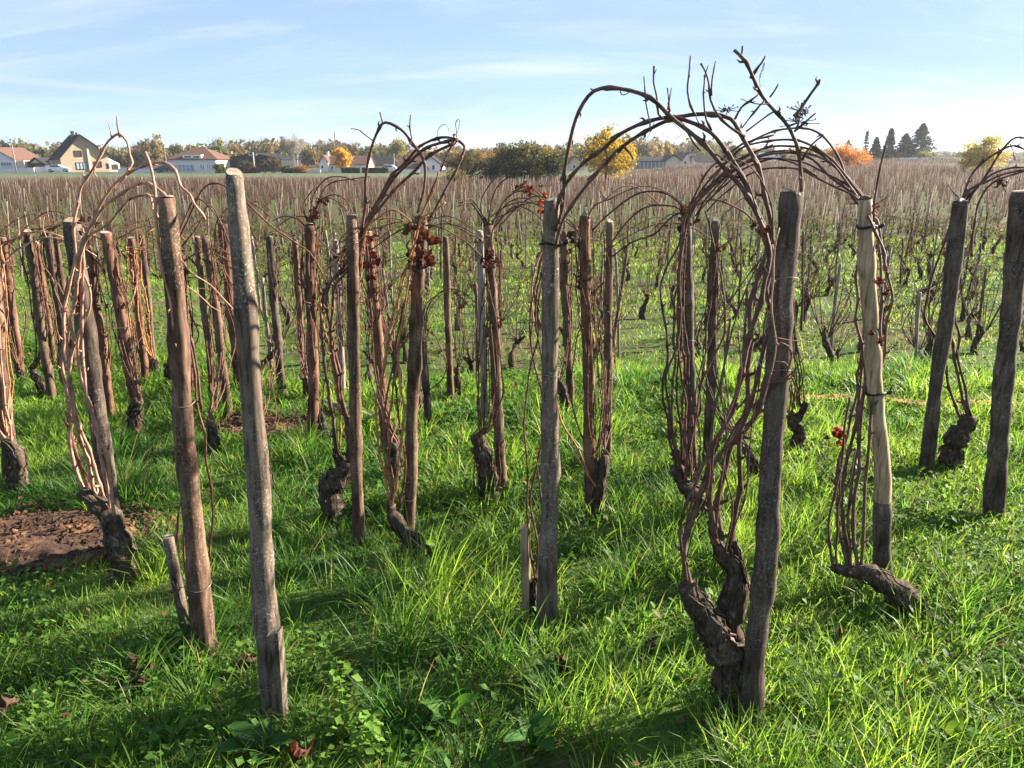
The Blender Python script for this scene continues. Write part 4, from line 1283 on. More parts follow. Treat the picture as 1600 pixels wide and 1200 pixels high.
v = Vine('small Y shaped black stump right of the thick dark stake by the earth strip', (1240, 695))
v.trunk([(1240, 700), (1250, 678), (1238, 660), (1236, 648)], (24, 24, 20, 13))
v.trunk([(1240, 660), (1252, 645), (1260, 628)], (14, 12, 9), 0, 0, 'arm')
for k in range(9):
    x0 = 1236 + (k % 4) * 7
    v.cane([(x0, 645 - (k % 3) * 5), (1232 + k * 3, 590), (1228 + k * 2, 520), (1226 + k * 1.5, 450 - k * 4), (1224 + k * 2, 420 - k * 8)], 3, 2, 0, 0.02, ('cane', 'cane_mid')[k % 2], (), False)
v.auto((1240, 648), ST['36'], 3, 'cane', (), 0, None, .03, (3, 2))

v = Vine('stout black stump leaning left near the right edge, three canes upright', (1488, 722))
v.trunk([(1482, 725), (1492, 690), (1508, 668), (1515, 650)], (40, 36, 34, 22))
S = .05
for pts, w in (([(1512, 655), (1500, 610), (1490, 560), (1482, 500), (1480, 450), (1490, 390), (1503, 330), (1522, 300), (1550, 275), (1580, 263), (1610, 262)], 6), ([(1518, 650), (1504, 590), (1496, 520), (1490, 450), (1498, 380), (1512, 318), (1536, 280), (1565, 238), (1586, 216), (1610, 219)], 6),
               ([(1500, 660), (1492, 640), (1480, 590), (1470, 540), (1450, 500), (1448, 470), (1462, 420), (1488, 345), (1502, 312), (1520, 268), (1552, 240), (1584, 228), (1612, 240)], 6), ([(1498, 345), (1510, 300), (1545, 282), (1590, 266), (1620, 266)], 6), ([(1520, 400), (1522, 340), (1548, 290), (1600, 268), (1630, 268)], 5),
               ([(1503, 312), (1492, 302), (1480, 288)], 3), ([(1504, 310), (1508, 295), (1507, 282)], 3), ([(1588, 250), (1584, 235), (1578, 224)], 2.5), ([(1560, 272), (1566, 285), (1570, 300)], 2.5)):
    v.cane(pts, w, w * .6, 0, S, 'cane_dark')
v.leaf(1570, 283, 6, (.02, .015, .008), ('dry_red', 'dry_brown'), .6)
v.leaf(1505, 380, 6, (.015, .015, .03), ('dry_brown',), .5)

v = Vine('grey gnarled stump at the very left edge with cut head', (22, 762))
v.trunk([(20, 766), (30, 725), (20, 700), (6, 690)], (34, 30, 26, 18))
v.auto((14, 694), ST['32'], 5, 'cane_orange', [(10, .4, .12)], 2, 'cane_pink', .06, (4.5, 3))
v.cane([(18, 692), (12, 640), (2, 580), (-5, 500)], 4.5, 3, 0, 0, 'cane_pink')

for lab, base, tr, w, stk, n, mat, arcs in (
    ('black stump with shaggy head under the ragged dark red stake', (214, 668), [(214, 672), (210, 645), (218, 625)], (24, 24, 15), '24', 7, 'cane', [(20, .4, .12), (170, .35, .1)]),
    ('slanting black stump beside the smooth sunlit stake at left', (72, 612), [(74, 614), (60, 595), (50, 578)], (18, 15, 11), '26', 5, 'cane', [(10, .4, .12)]),
    ('leaning dark stump behind the stake with bent red leaf strips', (236, 588), [(234, 592), (240, 575), (240, 560)], (18, 16, 12), '29', 5, 'cane_orange', [(15, .35, .1)]),
    ('dark stump between the stout reddish and the wound stake', (268, 598), [(268, 600), (264, 580), (262, 568)], (18, 17, 12), '37', 4, 'cane', [(10, .35, .1)]),
    ('stump with wound canes just left of the tall grey stake', (384, 600), [(386, 604), (378, 585), (374, 572)], (18, 16, 11), '21', 6, 'cane', [(15, .4, .14), (165, .3, .1)]),
    ('stump half buried in weeds behind the stout reddish stake', (333, 698), [(334, 702), (332, 680), (328, 660)], (22, 20, 14), '22', 5, 'cane', [(25, .3, .1)]),
    ('dark stump in grass behind the orange topped stake', (160, 640), [(160, 645), (158, 628), (154, 615)], (16, 15, 11), '25', 5, 'cane', [(20, .35, .1)]),
    ('small stump at left edge among reddish thin canes', (38, 600), [(38, 603), (34, 588), (30, 578)], (15, 14, 10), '31', 6, 'cane', [(10, .4, .15)]),
    ('dark stump under the white flecked stake at left', (100, 580), [(100, 584), (97, 570), (95, 560)], (15, 14, 10), '27', 4, 'cane', [(20, .3, .1)]),
    ('slim vine beside the slender stake left of the leaf crowned one', (480, 612), [(481, 615), (478, 600), (476, 590)], (13, 12, 8), '33', 5, 'cane', [(160, .3, .1)]),
    ('dark stump partly hidden by the straight red brown stake', (541, 610), [(541, 613), (538, 598), (536, 588)], (13, 12, 9), '35', 4, 'cane_mid', [(10, .3, .1)]),
    ('stump behind the rubber tied grey stake, right of its foot', (886, 640), [(888, 645), (880, 615), (872, 595)], (22, 18, 12), '14', 4, 'cane', [(20, .3, .1)]),
    ('bent black stump close behind the thick dark stake', (1182, 745), [(1182, 752), (1176, 725), (1164, 700)], (22, 20, 13), '16', 6, 'cane_mid', [(20, .3, .1), (160, .3, .1)]),
    ('knobbly stump behind the leaning smooth stake', (655, 640), [(654, 644), (655, 625), (652, 612)], (15, 14, 10), '34', 4, 'cane', [(10, .3, .1)])):
    v = Vine(lab, base)
    v.trunk(tr, w)
    v.auto(tr[-1], ST[stk], n, mat, arcs, 3, None, .05, (3.6, 2.4))
    rgk = random.Random(v.k)
    tpx = ST[stk]
    if rgk.random() < 0.75:
        leaves(v.root, v.org, tpx['top'] + (tpx['bot'] - tpx['top']) * .08, 9, (.015, .015, .05), ('dry_brown', 'dry_red'), v.k, .6)

# ------------------------------------------------------------------ lower parcel: individual vines
def lower_vine_mesh(seed, mat_c):
    rg = np.random.default_rng(seed)
    P = [np.array([0, 0, -.06]), np.array([rg.normal() * .03, rg.normal() * .03, .1]), np.array([rg.normal() * .06, rg.normal() * .06, .2 + .1 * rg.random()])]
    q = catmull(P, .05)
    tr = MB().tube(q, np.linspace(.04, .024, len(q)) * (1 + .18 * rg.normal(size=len(q))), 8, .2, seed)
    hd = P[-1]
    for k in range(2):
        e = hd + np.array([rg.normal() * .05, rg.normal() * .05, .05 + .05 * rg.random()])
        tr.tube([hd - np.array([0, 0, .02]), (hd + e) / 2, e], [.022, .019, .012], 7, .2, seed + k)
    canes = []
    for k in range(int(rg.integers(9, 13))):
        a = rg.random() * 6.28; sp = .06 + .2 * rg.random(); H = .4 + .5 * rg.random()
        p0 = hd + np.array([math.cos(a) * .03, math.sin(a) * .03, .02])
        p1 = hd + np.array([math.cos(a) * sp, math.sin(a) * sp, H * .45])
        p2 = hd + np.array([math.cos(a) * sp * .8 + rg.normal() * .06, math.sin(a) * sp * .8 + rg.normal() * .06, H * .8])
        bend = rg.random()
        p3 = p2 + np.array([rg.normal() * .14, rg.normal() * .14, .12 if bend < .6 else .02])
        qq = catmull([p0, p1, p2, p3], .11)
        mb = MB().tube(qq, np.linspace(.0044, .002, len(qq)), 5)
        for t in range(2):
            j = int(rg.integers(1, len(qq) - 1))
            d = rg.normal(size=3); d /= np.linalg.norm(d)
            mb.tube([qq[j], qq[j] + d * .07], [.002, .001], 3)
        canes.append(mb.mesh('cane', mat_c, True))
    return tr.mesh('trunk', M['trunk'], True), canes


LV = [lower_vine_mesh(100 + i, M['cane_mid'] if i % 3 else M['cane']) for i in range(8)]
LS = []
for i in range(6):
    rg = np.random.default_rng(300 + i)
    q = np.array([[0, 0, -.1], [rg.normal() * .01, rg.normal() * .01, .3], [rg.normal() * .012, rg.normal() * .012, .65], [0, 0, .92]])
    LS.append(MB().tube(catmull(q, .2), np.linspace(.016, .013, len(catmull(q, .2))), 8, .08, i).mesh('post', M[('stake_old', 'stake_grey', 'stake_dark', 'stake_old', 'stake_red', 'stake_old')[i]], True))

ROWA = R(-4)
rg = np.random.default_rng(55)
cand = []
for i in range(-70, 71):
    for j in range(0, 200):
        jt = min(1.0, j / 22)
        x = i * 0.95 + (0.45 if j % 2 else 0) + rg.normal() * (.10 + .3 * jt)
        y = 5.4 + j * 0.78 + rg.normal() * (.06 + .25 * jt)
        X = x * math.cos(ROWA) - y * math.sin(ROWA) * .3
        Y = y + x * math.sin(ROWA)
        if Y < float(edge_of(X)) + 0.4: continue
        if abs(X) > 0.72 * Y + 0.6: continue
        cand.append((Y, X, rg.random(), rg.random(), rg.random()))
cand.sort()
NIND = 268
near_v = cand[:NIND]
rest_v = cand[NIND:]
FAR_Y0 = near_v[-1][0]
ORD = ['leftmost', 'second', 'third', 'fourth', 'fifth', 'sixth', 'seventh', 'eighth', 'ninth', 'tenth', 'eleventh', 'twelfth', 'thirteenth', 'fourteenth', 'fifteenth', 'sixteenth', 'seventeenth', 'eighteenth']
ROWN = ['nearest', 'second', 'third', 'fourth', 'fifth', 'sixth']
row_of = {}
for (Y, X, a, b, c) in near_v:
    k = int(round((Y - X * math.sin(ROWA) - 5.4) / .78))
    if Y < 10.6 and 0 <= k < 6 and abs(X) < .655 * Y:
        row_of.setdefault(k, []).append((X, Y))
vname = {}
for k, lst in row_of.items():
    for i, q in enumerate(sorted(lst)):
        if i < len(ORD):
            vname[q] = '%s%s vine stump in the %s row of the lower parcel' % (ORD[i], '' if i == 0 else ' from left', ROWN[k])
ns = 0
for idx, (Y, X, a, b, c) in enumerate(near_v):
    z = float(gz(X, Y))
    tm, cm = LV[int(a * 8)]
    band = 'front rows' if Y < 9.6 else ('middle rows' if Y < 12 else 'back rows')
    e = empty('grapevine', (X, Y, z), vname.get((X, Y), 'small bare vine with black stump in the %s of the lower parcel' % band), 'grapevine', 'lower parcel vines, ' + band)
    e.rotation_euler = (0, 0, b * 6.28)
    s = .72 + .36 * c
    e.scale = (s, s, s)
    link('trunk', tm, e)
    if Y < 12.5:
        for m_ in cm: link('cane', m_, e)
    else:
        for m_ in cm[:9]: link('cane', m_, e)
    if (a * 37) % 1 < .55 and ns < 240:
        ns += 1
        e = empty('wooden_stake', (X + (b - .5) * .2 + .06, Y + .07, z), ('thin stake beside the ' + vname[(X, Y)].replace(' of the lower parcel', '')) if (X, Y) in vname else 'thin weathered stake in the %s of the lower parcel' % band, 'stake', 'lower parcel stakes, ' + band)
        e.rotation_euler = ((c - .5) * .2, (b - .5) * .2, a * 6)
        s = .75 + .45 * b
        e.scale = (1, 1, s)
        link('post', LS[int(c * 6)], e)

# the rest of the vineyard: one uncountable mass of bare vines and stakes
extra = []
rg = np.random.default_rng(77)
R_ = np.array([(x[0], x[1]) for x in rest_v])
Yv, Xv = R_[:, 0], R_[:, 1]
# field ends at the verge on the left, climbs further on the right
lim_y = 120 + 93 * sstep(0.05, 0.4, Xv / Yv)
kp = Yv < lim_y
Yv, Xv = Yv[kp], Xv[kp]
n2 = 5200
yy = 150 + rg.random(n2) * 65; xx = yy * (0.12 + 0.62 * rg.random(n2))
kk = yy < 120 + 93 * sstep(0.05, 0.4, xx / yy)
Yv = np.concatenate([Yv, yy[kk]]); Xv = np.concatenate([Xv, xx[kk]])
Zv = gz(Xv, Yv)
nv = len(Yv)
V_l, T_l, C_l = [], [], []
cnt = 0


def push(V, T, colr):
    global cnt
    V_l.append(V); T_l.append(T + cnt); cnt += len(V)
    C_l.append(colr)


B = np.stack([Xv, Yv, Zv], 1)
rad_k = 0.0034 * np.clip(Yv / 30, 1, 2.2)
for k in range(14):
    if k == 8:      # thinner detail only where it can be seen
        nr_ = Yv < 45; B0, rk0, nv0 = B, rad_k, nv; B, rad_k, nv = B[nr_], rad_k[nr_], int(nr_.sum())
    a = rg.random(nv) * 6.28; sp = .05 + .3 * rg.random(nv); H = .62 + .42 * rg.random(nv)
    p0 = B + np.stack([np.cos(a) * .04, np.sin(a) * .04, .18 + 0 * a], 1)
    p1 = B + np.stack([np.cos(a) * sp, np.sin(a) * sp, H], 1)
    V, T = cones(p0, p1, rad_k)
    t = rg.random((nv, 1))
    col = (1 - t) * np.array([[.056, .029, .020]]) + t * np.array([[.112, .064, .042]])
    push(V, T, np.repeat(col, 4, 0))
B, rad_k, nv = B0, rk0, nv0
V, T = cones(B - np.array([[0, 0, .05]]), B + np.stack([rg.normal(size=nv) * .05, rg.normal(size=nv) * .05, .32 + 0 * Xv], 1), .045 + 0 * Xv)
push(V, T, np.repeat(np.array([[.03, .022, .018]]), nv * 4, 0))
sel = rg.random(nv) < .36
nb = int(sel.sum())
Bs = B[sel]
V, T = cones(Bs + rg.normal(size=(nb, 3)) * .05, Bs + np.stack([rg.normal(size=nb) * .07, rg.normal(size=nb) * .05, .75 + .4 * rg.random(nb)], 1), .013 + 0 * rg.random(nb), .011 + 0 * rg.random(nb))
t = rg.random((nb, 1))
push(V, T, np.repeat((1 - t) * np.array([[.12, .095, .075]]) + t * np.array([[.38, .32, .26]]), 6, 0))


def tint_mat(name, rough=0.9):
    m, nt, b = mat_new(name)
    a = nt.nodes.new('ShaderNodeAttribute'); a.attribute_name = 'tint'
    nt.links.new(a.outputs['Color'], b.inputs['Base Color'])
    b.inputs['Roughness'].default_value = rough
    b.inputs['Specular IOR Level'].default_value = 0.2
    return m


M['tint'] = tint_mat('bare_vine_mass')
o = link('far_vineyard', tri_mesh('far_vineyard', np.concatenate(V_l), np.concatenate(T_l), M['tint'], np.concatenate(C_l)))
tag(o, 'far rows of bare brown vines and pale stakes filling the plain', 'vineyard', kind='stuff')

# ------------------------------------------------------------------ grass
SRG = np.random.default_rng(21)


def soil_mask(x, y):
    m = np.zeros_like(x)
    for (cx, cy, rx, ry) in SOIL:
        q = np.sqrt(((x - cx) / rx) ** 2 + ((y - cy) / ry) ** 2) + 0.5 * (vnoise(x, y, 6) - .5)
        m = np.maximum(m, 1 - sstep(0.7, 1.0, q))
    lx = np.array([p[0] for p in LIP]); ly = np.array([p[1] for p in LIP])
    yl = np.interp(x, lx, ly)
    m = np.maximum(m, ((np.abs(y - yl) < .045) & (x > lx[0]) & (vnoise(x, y, 5) > .42)) * 0.85)
    return m


def blades(name, x, y, L, wid, th0, bend, az, col, mat, label, segs=3):
    n = len(x)
    z = gz(x, y) - .005
    p = np.stack([x, y, z], 1)
    dirv = np.stack([np.cos(az), np.sin(az), 0 * az], 1)
    sa = az + math.pi / 2 + SRG.normal(size=n) * .5
    side = np.stack([np.cos(sa), np.sin(sa), 0 * az], 1)
    V = []
    for k in range(segs + 1):
        s = k / segs
        w = wid * (1.0 if k < segs else 0) * (1 - 0.35 * s) * (0.7 if k == 0 else 1)
        if k < segs:
            V.append(p - side * w[:, None] * .5); V.append(p + side * w[:, None] * .5)
        else:
            V.append(p)
        th = th0 + bend * (s + .5 / segs)
        p = p + (L / segs)[:, None] * (dirv * np.sin(th)[:, None] + np.array([[0, 0, 1.]]) * np.cos(th)[:, None])
    nvp = 2 * segs + 1
    VV = np.stack(V, 1).reshape(-1, 3)
    b = (np.arange(n) * nvp)[:, None]
    T = []
    for k in range(segs - 1):
        q = 2 * k
        T.append(b + np.array([[q, q + 1, q + 3]])); T.append(b + np.array([[q, q + 3, q + 2]]))
    q = 2 * (segs - 1)
    T.append(b + np.array([[q, q + 1, q + 2]]))
    o = link(name, tri_mesh(name, VV, np.concatenate(T), mat, np.repeat(col, nvp, 0), smooth=True))
    return tag(o, label, 'grass', kind='stuff')


def fan_points(n, y0, y1, wid=0.74, pad=0.35):
    """even over the ground that a viewer near the camera can see"""
    out_x, out_y = [], []
    tot = 0
    while tot < n:
        y = np.sqrt(SRG.random(n) * (y1 ** 2 - y0 ** 2) + y0 ** 2)
        x = (SRG.random(n) * 2 - 1) * (wid * y + pad)
        out_x.append(x); out_y.append(y); tot += n
    return np.concatenate(out_x)[:n], np.concatenate(out_y)[:n]


def grass_cols(n, x, y, dry=0.05):
    t = np.clip((vnoise(x, y, 1.7) - .5) * 1.1 + (vnoise(x + 50, y, 5.0) - .5) * .7 + .5 + SRG.normal(size=n) * .24, 0, 1)[:, None]
    c = (1 - t) * np.array([[.036, .105, .022]]) + t * np.array([[.148, .248, .040]])
    d = SRG.random(n) < dry
    c[d] = np.array([.17, .15, .085]) * (0.7 + .6 * SRG.random((int(d.sum()), 1)))
    return c * (0.85 + .3 * SRG.random((n, 1)))


# tufts in the foreground
nt_ = 7600
tx, ty = fan_points(nt_, 1.0, 6.0, .74, 1.2)
keep = (SRG.random(nt_) < (.35 + .9 * vnoise(tx, ty, 2.3)) * np.clip((3.0 / ty) ** 1.2, .4, 1)) & (soil_mask(tx, ty) < .5 + .5 * (SRG.random(nt_) < .12))
tx, ty = tx[keep], ty[keep]
per = SRG.integers(18, 46, len(tx))
ti = np.repeat(np.arange(len(tx)), per)
n = len(ti)
az = SRG.random(n) * 6.283
tl = (.045 + .24 * (vnoise(tx + 9, ty, 1.9) * vnoise(tx, ty + 5, 4.0)) * (0.5 + .9 * SRG.random(len(tx)))) * (1.12 - .12 * sstep(2.2, 3.6, ty))
rr = np.abs(SRG.normal(size=n)) * .036
lean = SRG.random(len(tx)) * 6.28
leana = SRG.random(len(tx)) * .5
x = tx[ti] + np.cos(az) * rr; y = ty[ti] + np.sin(az) * rr
L = tl[ti] * (0.5 + .75 * SRG.random(n))
azb = np.arctan2(np.sin(az) + np.sin(lean[ti]) * leana[ti] * 2, np.cos(az) + np.cos(lean[ti]) * leana[ti] * 2)
blades('grass', x, y, L, (.0022 + .0022 * SRG.random(n)) * np.clip(y / 3.0, 1, 1.7), .1 + .45 * SRG.random(n), .25 + 1.3 * SRG.random(n) ** 1.5, azb, grass_cols(n, x, y), M['grass'], 'long green grass tufts between the near stakes')
print('tuft blades', n)
# fine sward under the tufts
n = 290000
x, y = fan_points(n, 1.0, 6.2, .74, 1.2)
k = (soil_mask(x, y) < .4 + .6 * ((SRG.random(n) < .5) & (vnoise(x + 3, y, 7) > .55))) & (SRG.random(n) < (.45 + .8 * vnoise(x, y, 3.1)) * np.clip((3.0 / y) ** 1.2, .45, 1))
x, y = x[k], y[k]; n = len(x)
L = (.02 + .065 * vnoise(x + 4, y, 2.1)) * (.5 + SRG.random(n))
cs = grass_cols(n, x, y, .05)
lying = SRG.random(n) < .09
cs[lying] = np.array([.20, .165, .10]) * (.5 + .8 * SRG.random((int(lying.sum()), 1)))
th_s = .1 + .6 * SRG.random(n); th_s[lying] = 1.15 + .3 * SRG.random(int(lying.sum()))
bd_s = .2 + 1.0 * SRG.random(n); bd_s[lying] = .25
blades('grass', x, y, L, (.0018 + .0022 * SRG.random(n)) * np.clip(y / 3.0, 1, 1.7), th_s, bd_s, SRG.random(n) * 6.283, cs, M['grass'], 'fine short grass sward covering the near ground', 2)
# thinner grass on the bank and in the lower parcel: runs in bands between the rows
n = 250000
x, y = fan_points(n, 5.4, 19.0, .72, 1.0)
band = 0.5 + 0.5 * np.cos((y - x * math.sin(ROWA) - 5.4) / .78 * 2 * math.pi)
dens = (.4 + .8 * vnoise(x, y, .9)) * (1.05 - .75 * band * sstep(5.8, 7.0, y)) * np.clip((9.0 / y), .5, 1)
k = SRG.random(n) < dens
x, y = x[k], y[k]; n = len(x)
L = (.045 + .075 * vnoise(x, y, 1.3)) * (.5 + .8 * SRG.random(n))
colm = grass_cols(n, x, y, .10) * .95 + np.array([[.012, .008, .004]])
blades('grass', x, y, L, (.0045 + .005 * SRG.random(n)) * np.clip(y / 8, .7, 2.4), .1 + .5 * SRG.random(n), .3 + .9 * SRG.random(n), SRG.random(n) * 6.283, colm, M['grass'], 'patchy grass in bands between rows of the lower parcel', 2)

# low broad-leaved cover
def leaf_scatter(name, x, y, z, size, mat, cols, label, cat='weeds', parent=None):
    n = len(x)
    a = SRG.random(n) * 6.283
    tilt = SRG.normal(size=n) * .45
    d = np.stack([np.cos(a), np.sin(a), np.sin(tilt)], 1)
    s = np.stack([-np.sin(a), np.cos(a), SRG.normal(size=n) * .35], 1)
    p = np.stack([x, y, z], 1)
    sz = size[:, None]
    vs_ = [p, p + d * sz * .5 + s * sz * .36 + np.array([[0, 0, .12]]) * sz, p + d * sz, p + d * sz * .5 - s * sz * .36 + np.array([[0, 0, .12]]) * sz]
    V = np.stack(vs_, 1).reshape(-1, 3)
    b = (np.arange(n) * 4)[:, None]
    T = np.concatenate([b + np.array([[0, 1, 2]]), b + np.array([[0, 2, 3]])])
    o = link(name, tri_mesh(name, V, T, mat, np.repeat(cols, 4, 0)), parent)
    if label: tag(o, label, cat, kind='stuff')
    return o


n = 130000
x, y = fan_points(n, 1.0, 6.6, .74, 1.2)
k = (soil_mask(x, y) < .5) & (SRG.random(n) < sstep(.25, .75, vnoise(x + 31, y + 7, 1.4)))
x, y = x[k], y[k]; n = len(x)
z = gz(x, y) + .01 + .055 * SRG.random(n)
t = SRG.random((n, 1))
cols = (1 - t) * np.array([[.035, .10, .016]]) + t * np.array([[.10, .19, .03]])
leaf_scatter('ground_cover', x, y, z, .012 + .02 * SRG.random(n), M['weed'], cols, 'low broad leaved weeds and clover among the grass')
n = 70000
x, y = fan_points(n, 6.5, 26.0, .72, .6)
k = SRG.random(n) < sstep(.3, .8, vnoise(x + 31, y + 7, .8))
x, y = x[k], y[k]; n = len(x)
t = SRG.random((n, 1))
cols = (1 - t) * np.array([[.05, .085, .02]]) + t * np.array([[.13, .16, .05]])
leaf_scatter('ground_cover', x, y, gz(x, y) + .06 * SRG.random(n), (.03 + .04 * SRG.random(n)) * np.clip(y / 12, .8, 1.8), M['weed'], cols, 'low olive green weeds between the lower vines')


n = 900
x, y = fan_points(n, 1.0, 6.0)
cols = np.array([[.16, .075, .04]]) * (.4 + 1.1 * SRG.random((n, 1)))
leaf_scatter('leaf_litter', x, y, gz(x, y) + .02 + .05 * SRG.random(n), .012 + .03 * SRG.random(n) ** 2, M['foliage'], cols, 'scattered small brown dead leaves caught in the near grass', 'leaf litter')

# single weeds that can be picked out
def broad_plant(label, px, py, nleaf, size, seed, col=(.06, .15, .025), up=.35, name='dock_plant'):
    b = gp(px, py, 0.02)
    rg = np.random.default_rng(seed)
    root = empty(name, tuple(b), label, 'weed')
    for k in range(nleaf):
        a = k / nleaf * 6.28 + rg.normal() * .3
        L = size * (.7 + .5 * rg.random()); w = L * .2
        mb = MB(); vs_ = []; fs = []
        th = up + rg.random() * .5
        p = np.array([0, 0, .01]); d = np.array([math.cos(a), math.sin(a), 0]); sd = np.array([-math.sin(a), math.cos(a), 0])
        m = 7
        for i in range(m):
            s = i / (m - 1)
            ww = w * (math.sin(math.pi * min(1, s * .93 + .07)) ** .8) + .002
            vs_ += [p - sd * ww + np.array([0, 0, ww * .35]), p, p + sd * ww + np.array([0, 0, ww * .35])]
            ang = th + s * 1.1
            p = p + (d * math.sin(ang) + np.array([0, 0, math.cos(ang)])) * L / m
            if i < m - 1:
                q = i * 3
                fs += [(q, q + 1, q + 4, q + 3), (q + 1, q + 2, q + 5, q + 4)]
        me = MB().add(vs_, fs).mesh('leaf', M['weed'], True)
        ca = me.color_attributes.new('tint', 'FLOAT_COLOR', 'POINT')
        f = .8 + .4 * rg.random()
        for dct in ca.data: dct.color = (col[0] * f, col[1] * f, col[2] * f, 1)
        link('leaf', me, root)


broad_plant('broad leaved dock plant in the shade at bottom centre', 700, 1125, 6, .12, 1)
broad_plant('dock plant between bottom centre and the forked vine', 860, 1080, 6, .11, 2, (.05, .13, .025))
broad_plant('upright dock with tall leaves at the bottom right of centre', 835, 1165, 5, .14, 3, (.04, .11, .025), .15)
broad_plant('bright young plant with upright leaves behind the bent low stump', 682, 862, 4, .09, 4, (.13, .24, .04), .1)
broad_plant('dark leaved weed at the left of the tall grey stake foot', 408, 1175, 5, .12, 5, (.035, .09, .022))
broad_plant('small leafy weed right of the thick dark stake foot', 1215, 1085, 6, .06, 6, (.13, .21, .04))
broad_plant('rosette of broad leaves at the bottom right corner', 1480, 1160, 7, .10, 7, (.08, .16, .03))


def tall_weed(label, px, py, hgt, seed):
    b = gp(px, py, 0.0)
    rg = np.random.default_rng(seed)
    root = empty('tall_weed', tuple(b), label, 'weed')
    st = catmull([np.array([0, 0, 0]), np.array([.006, 0, hgt * .5]), np.array([-.004, .004, hgt])], .03)
    mb = MB().tube(st, np.linspace(.0035, .0012, len(st)), 5)
    n = 110
    t = rg.random(n)
    k = mb.mesh('stem', M['weed'], True)
    ca = k.color_attributes.new('tint', 'FLOAT_COLOR', 'POINT')
    for d in ca.data: d.color = (.10, .17, .03, 1)
    link('stem', k, root)
    x = rg.normal(size=n) * .028 * (1 - t * .6); y = rg.normal(size=n) * .02 * (1 - t * .6)
    cc = np.repeat(np.array([[.12, .22, .035]]), n, 0) * (.75 + .5 * rg.random((n, 1)))
    leaf_scatter('leaf_spray', x, y, t * hgt, .014 + .022 * rg.random(n), M['weed'], cc, None, parent=root)['kind'] = 'stuff'


tall_weed('pale leafy weed standing upright right of the tall grey stake foot', 537, 1165, .27, 3)
tall_weed('small spindly weed at the bottom left of centre', 580, 1200, .16, 4)

# fallen leaves on the grass
for k, (px, py, kind, s, lab) in enumerate(((222, 1052, 'dry_brown', 1.7, 'large curled brown leaf lying in grass at lower left'), (395, 1028, 'dry_brown', .9, 'brown leaf in grass left of the tall grey stake'), (25, 1098, 'dry_brown', .7, 'pale brown leaf strip in the grass at bottom left'),
                                            (715, 1015, 'dry_brown', .6, 'small brown leaf in the grass at lower centre'), (870, 1040, 'dry_red', .9, 'dark red leaf in the hollow below the rubber tied stake'), (470, 1190, 'dry_red', .9, 'red leaf at the foot of the tall grey stake'),
                                            (1020, 1005, 'dry_brown', .7, 'tan leaf on open ground left of the forked vine'), (1310, 985, 'dry_brown', .7, 'brown leaf in grass below the pale stake'), (650, 898, 'dry_brown', .6, 'brown leaf in grass by the bent low stump'))):
    b = gp(px, py, 0.05)
    o = link('fallen_leaf', LEAF[kind][k % 5], None, (b[0], b[1], b[2] + .06))
    o.rotation_euler = (.4 * (k % 3), .3, k * 1.3)
    o.scale = (s, s, s)
    tag(o, lab, 'leaf')

# grey branch lying behind the straight red brown stake
b0, b1 = gp(505, 632, .02), gp(585, 657, .02)
o = MB().tube(catmull([b0 + [0, 0, .03], (b0 + b1) / 2 + [0, 0, .04], b1 + [0, 0, .03]], .05), .022, 9, .12, 4).build('fallen_branch', M['stake_old'], None, True)
tag(o, 'grey broken stake lying in grass behind the straight red brown stake', 'branch')

# ------------------------------------------------------------------ trees
def crown_mesh(name, blobs, n, size, pal, seed, clumps=60, tight=.28, shell=.5):
    """leaves gathered in clumps through several ellipsoids; pal is a list of leaf colours (low index = inside / low)"""
    rg = np.random.default_rng(seed)
    blobs = np.array(blobs, float)
    vol = blobs[:, 3] * blobs[:, 4] * blobs[:, 5]
    w = vol / vol.sum()
    bi = rg.choice(len(blobs), clumps, p=w)
    d = rg.normal(size=(clumps, 3)); d /= np.linalg.norm(d, axis=1, keepdims=True)
    rr = rg.random((clumps, 1)) ** shell
    cc = blobs[bi, :3] + d * rr * blobs[bi, 3:6]
    ci = rg.integers(0, clumps, n)
    sc = blobs[bi, 3:6].mean(1)
    p = cc[ci] + rg.normal(size=(n, 3)) * (tight * sc[ci])[:, None] * np.array([[1, 1, .75]])
    a = rg.normal(size=(n, 3)); a /= np.linalg.norm(a, axis=1, keepdims=True)
    b = np.cross(a, rg.normal(size=(n, 3))); b /= np.linalg.norm(b, axis=1, keepdims=True)
    s = (size * (.6 + .8 * rg.random(n)))[:, None]
    V = np.stack([p - a * s * .5, p + b * s * .33, p + a * s * .5, p - b * s * .33], 1).reshape(-1, 3)
    q = (np.arange(n) * 4)[:, None]
    T = np.concatenate([q + np.array([[0, 1, 2]]), q + np.array([[0, 2, 3]])])
    pal = np.array(pal, float)
    t = np.clip(rg.random(clumps)[ci] * .75 + rg.normal(size=n) * .2 + .12, 0, .999) * (len(pal) - 1)
    i = t.astype(int); f = (t - i)[:, None]
    col = pal[i] * (1 - f) + pal[np.minimum(i + 1, len(pal) - 1)] * f
    return V, T, np.repeat(col, 4, 0), cc


def limbs(mb, base, top, r, targets, rg, sides=7):
    base = np.array(base, float); top = np.array(top, float)
    tr = catmull([base, (base + top) / 2 + rg.normal(size=3) * .05, top], .3)
    mb.tube(tr, np.linspace(r, r * .4, len(tr)), sides, .08, 3)
    for t in targets:
        f = .3 + .6 * rg.random()
        p = tr[int(f * (len(tr) - 1))]
        mid = (p + t) / 2 + np.array([0, 0, .12 * np.linalg.norm(t - p)])
        q = catmull([p, mid, t], .4)
        mb.tube(q, np.linspace(r * .35, r * .06, len(q)), 5)


M['bark'] = plain('tree_bark', (0.055, 0.045, 0.038), 0.95, 0.25, 5, bump_s=0.5)
M['bark_pale'] = plain('pale_twigs', (0.24, 0.20, 0.17), 0.95, 0.2, 3)


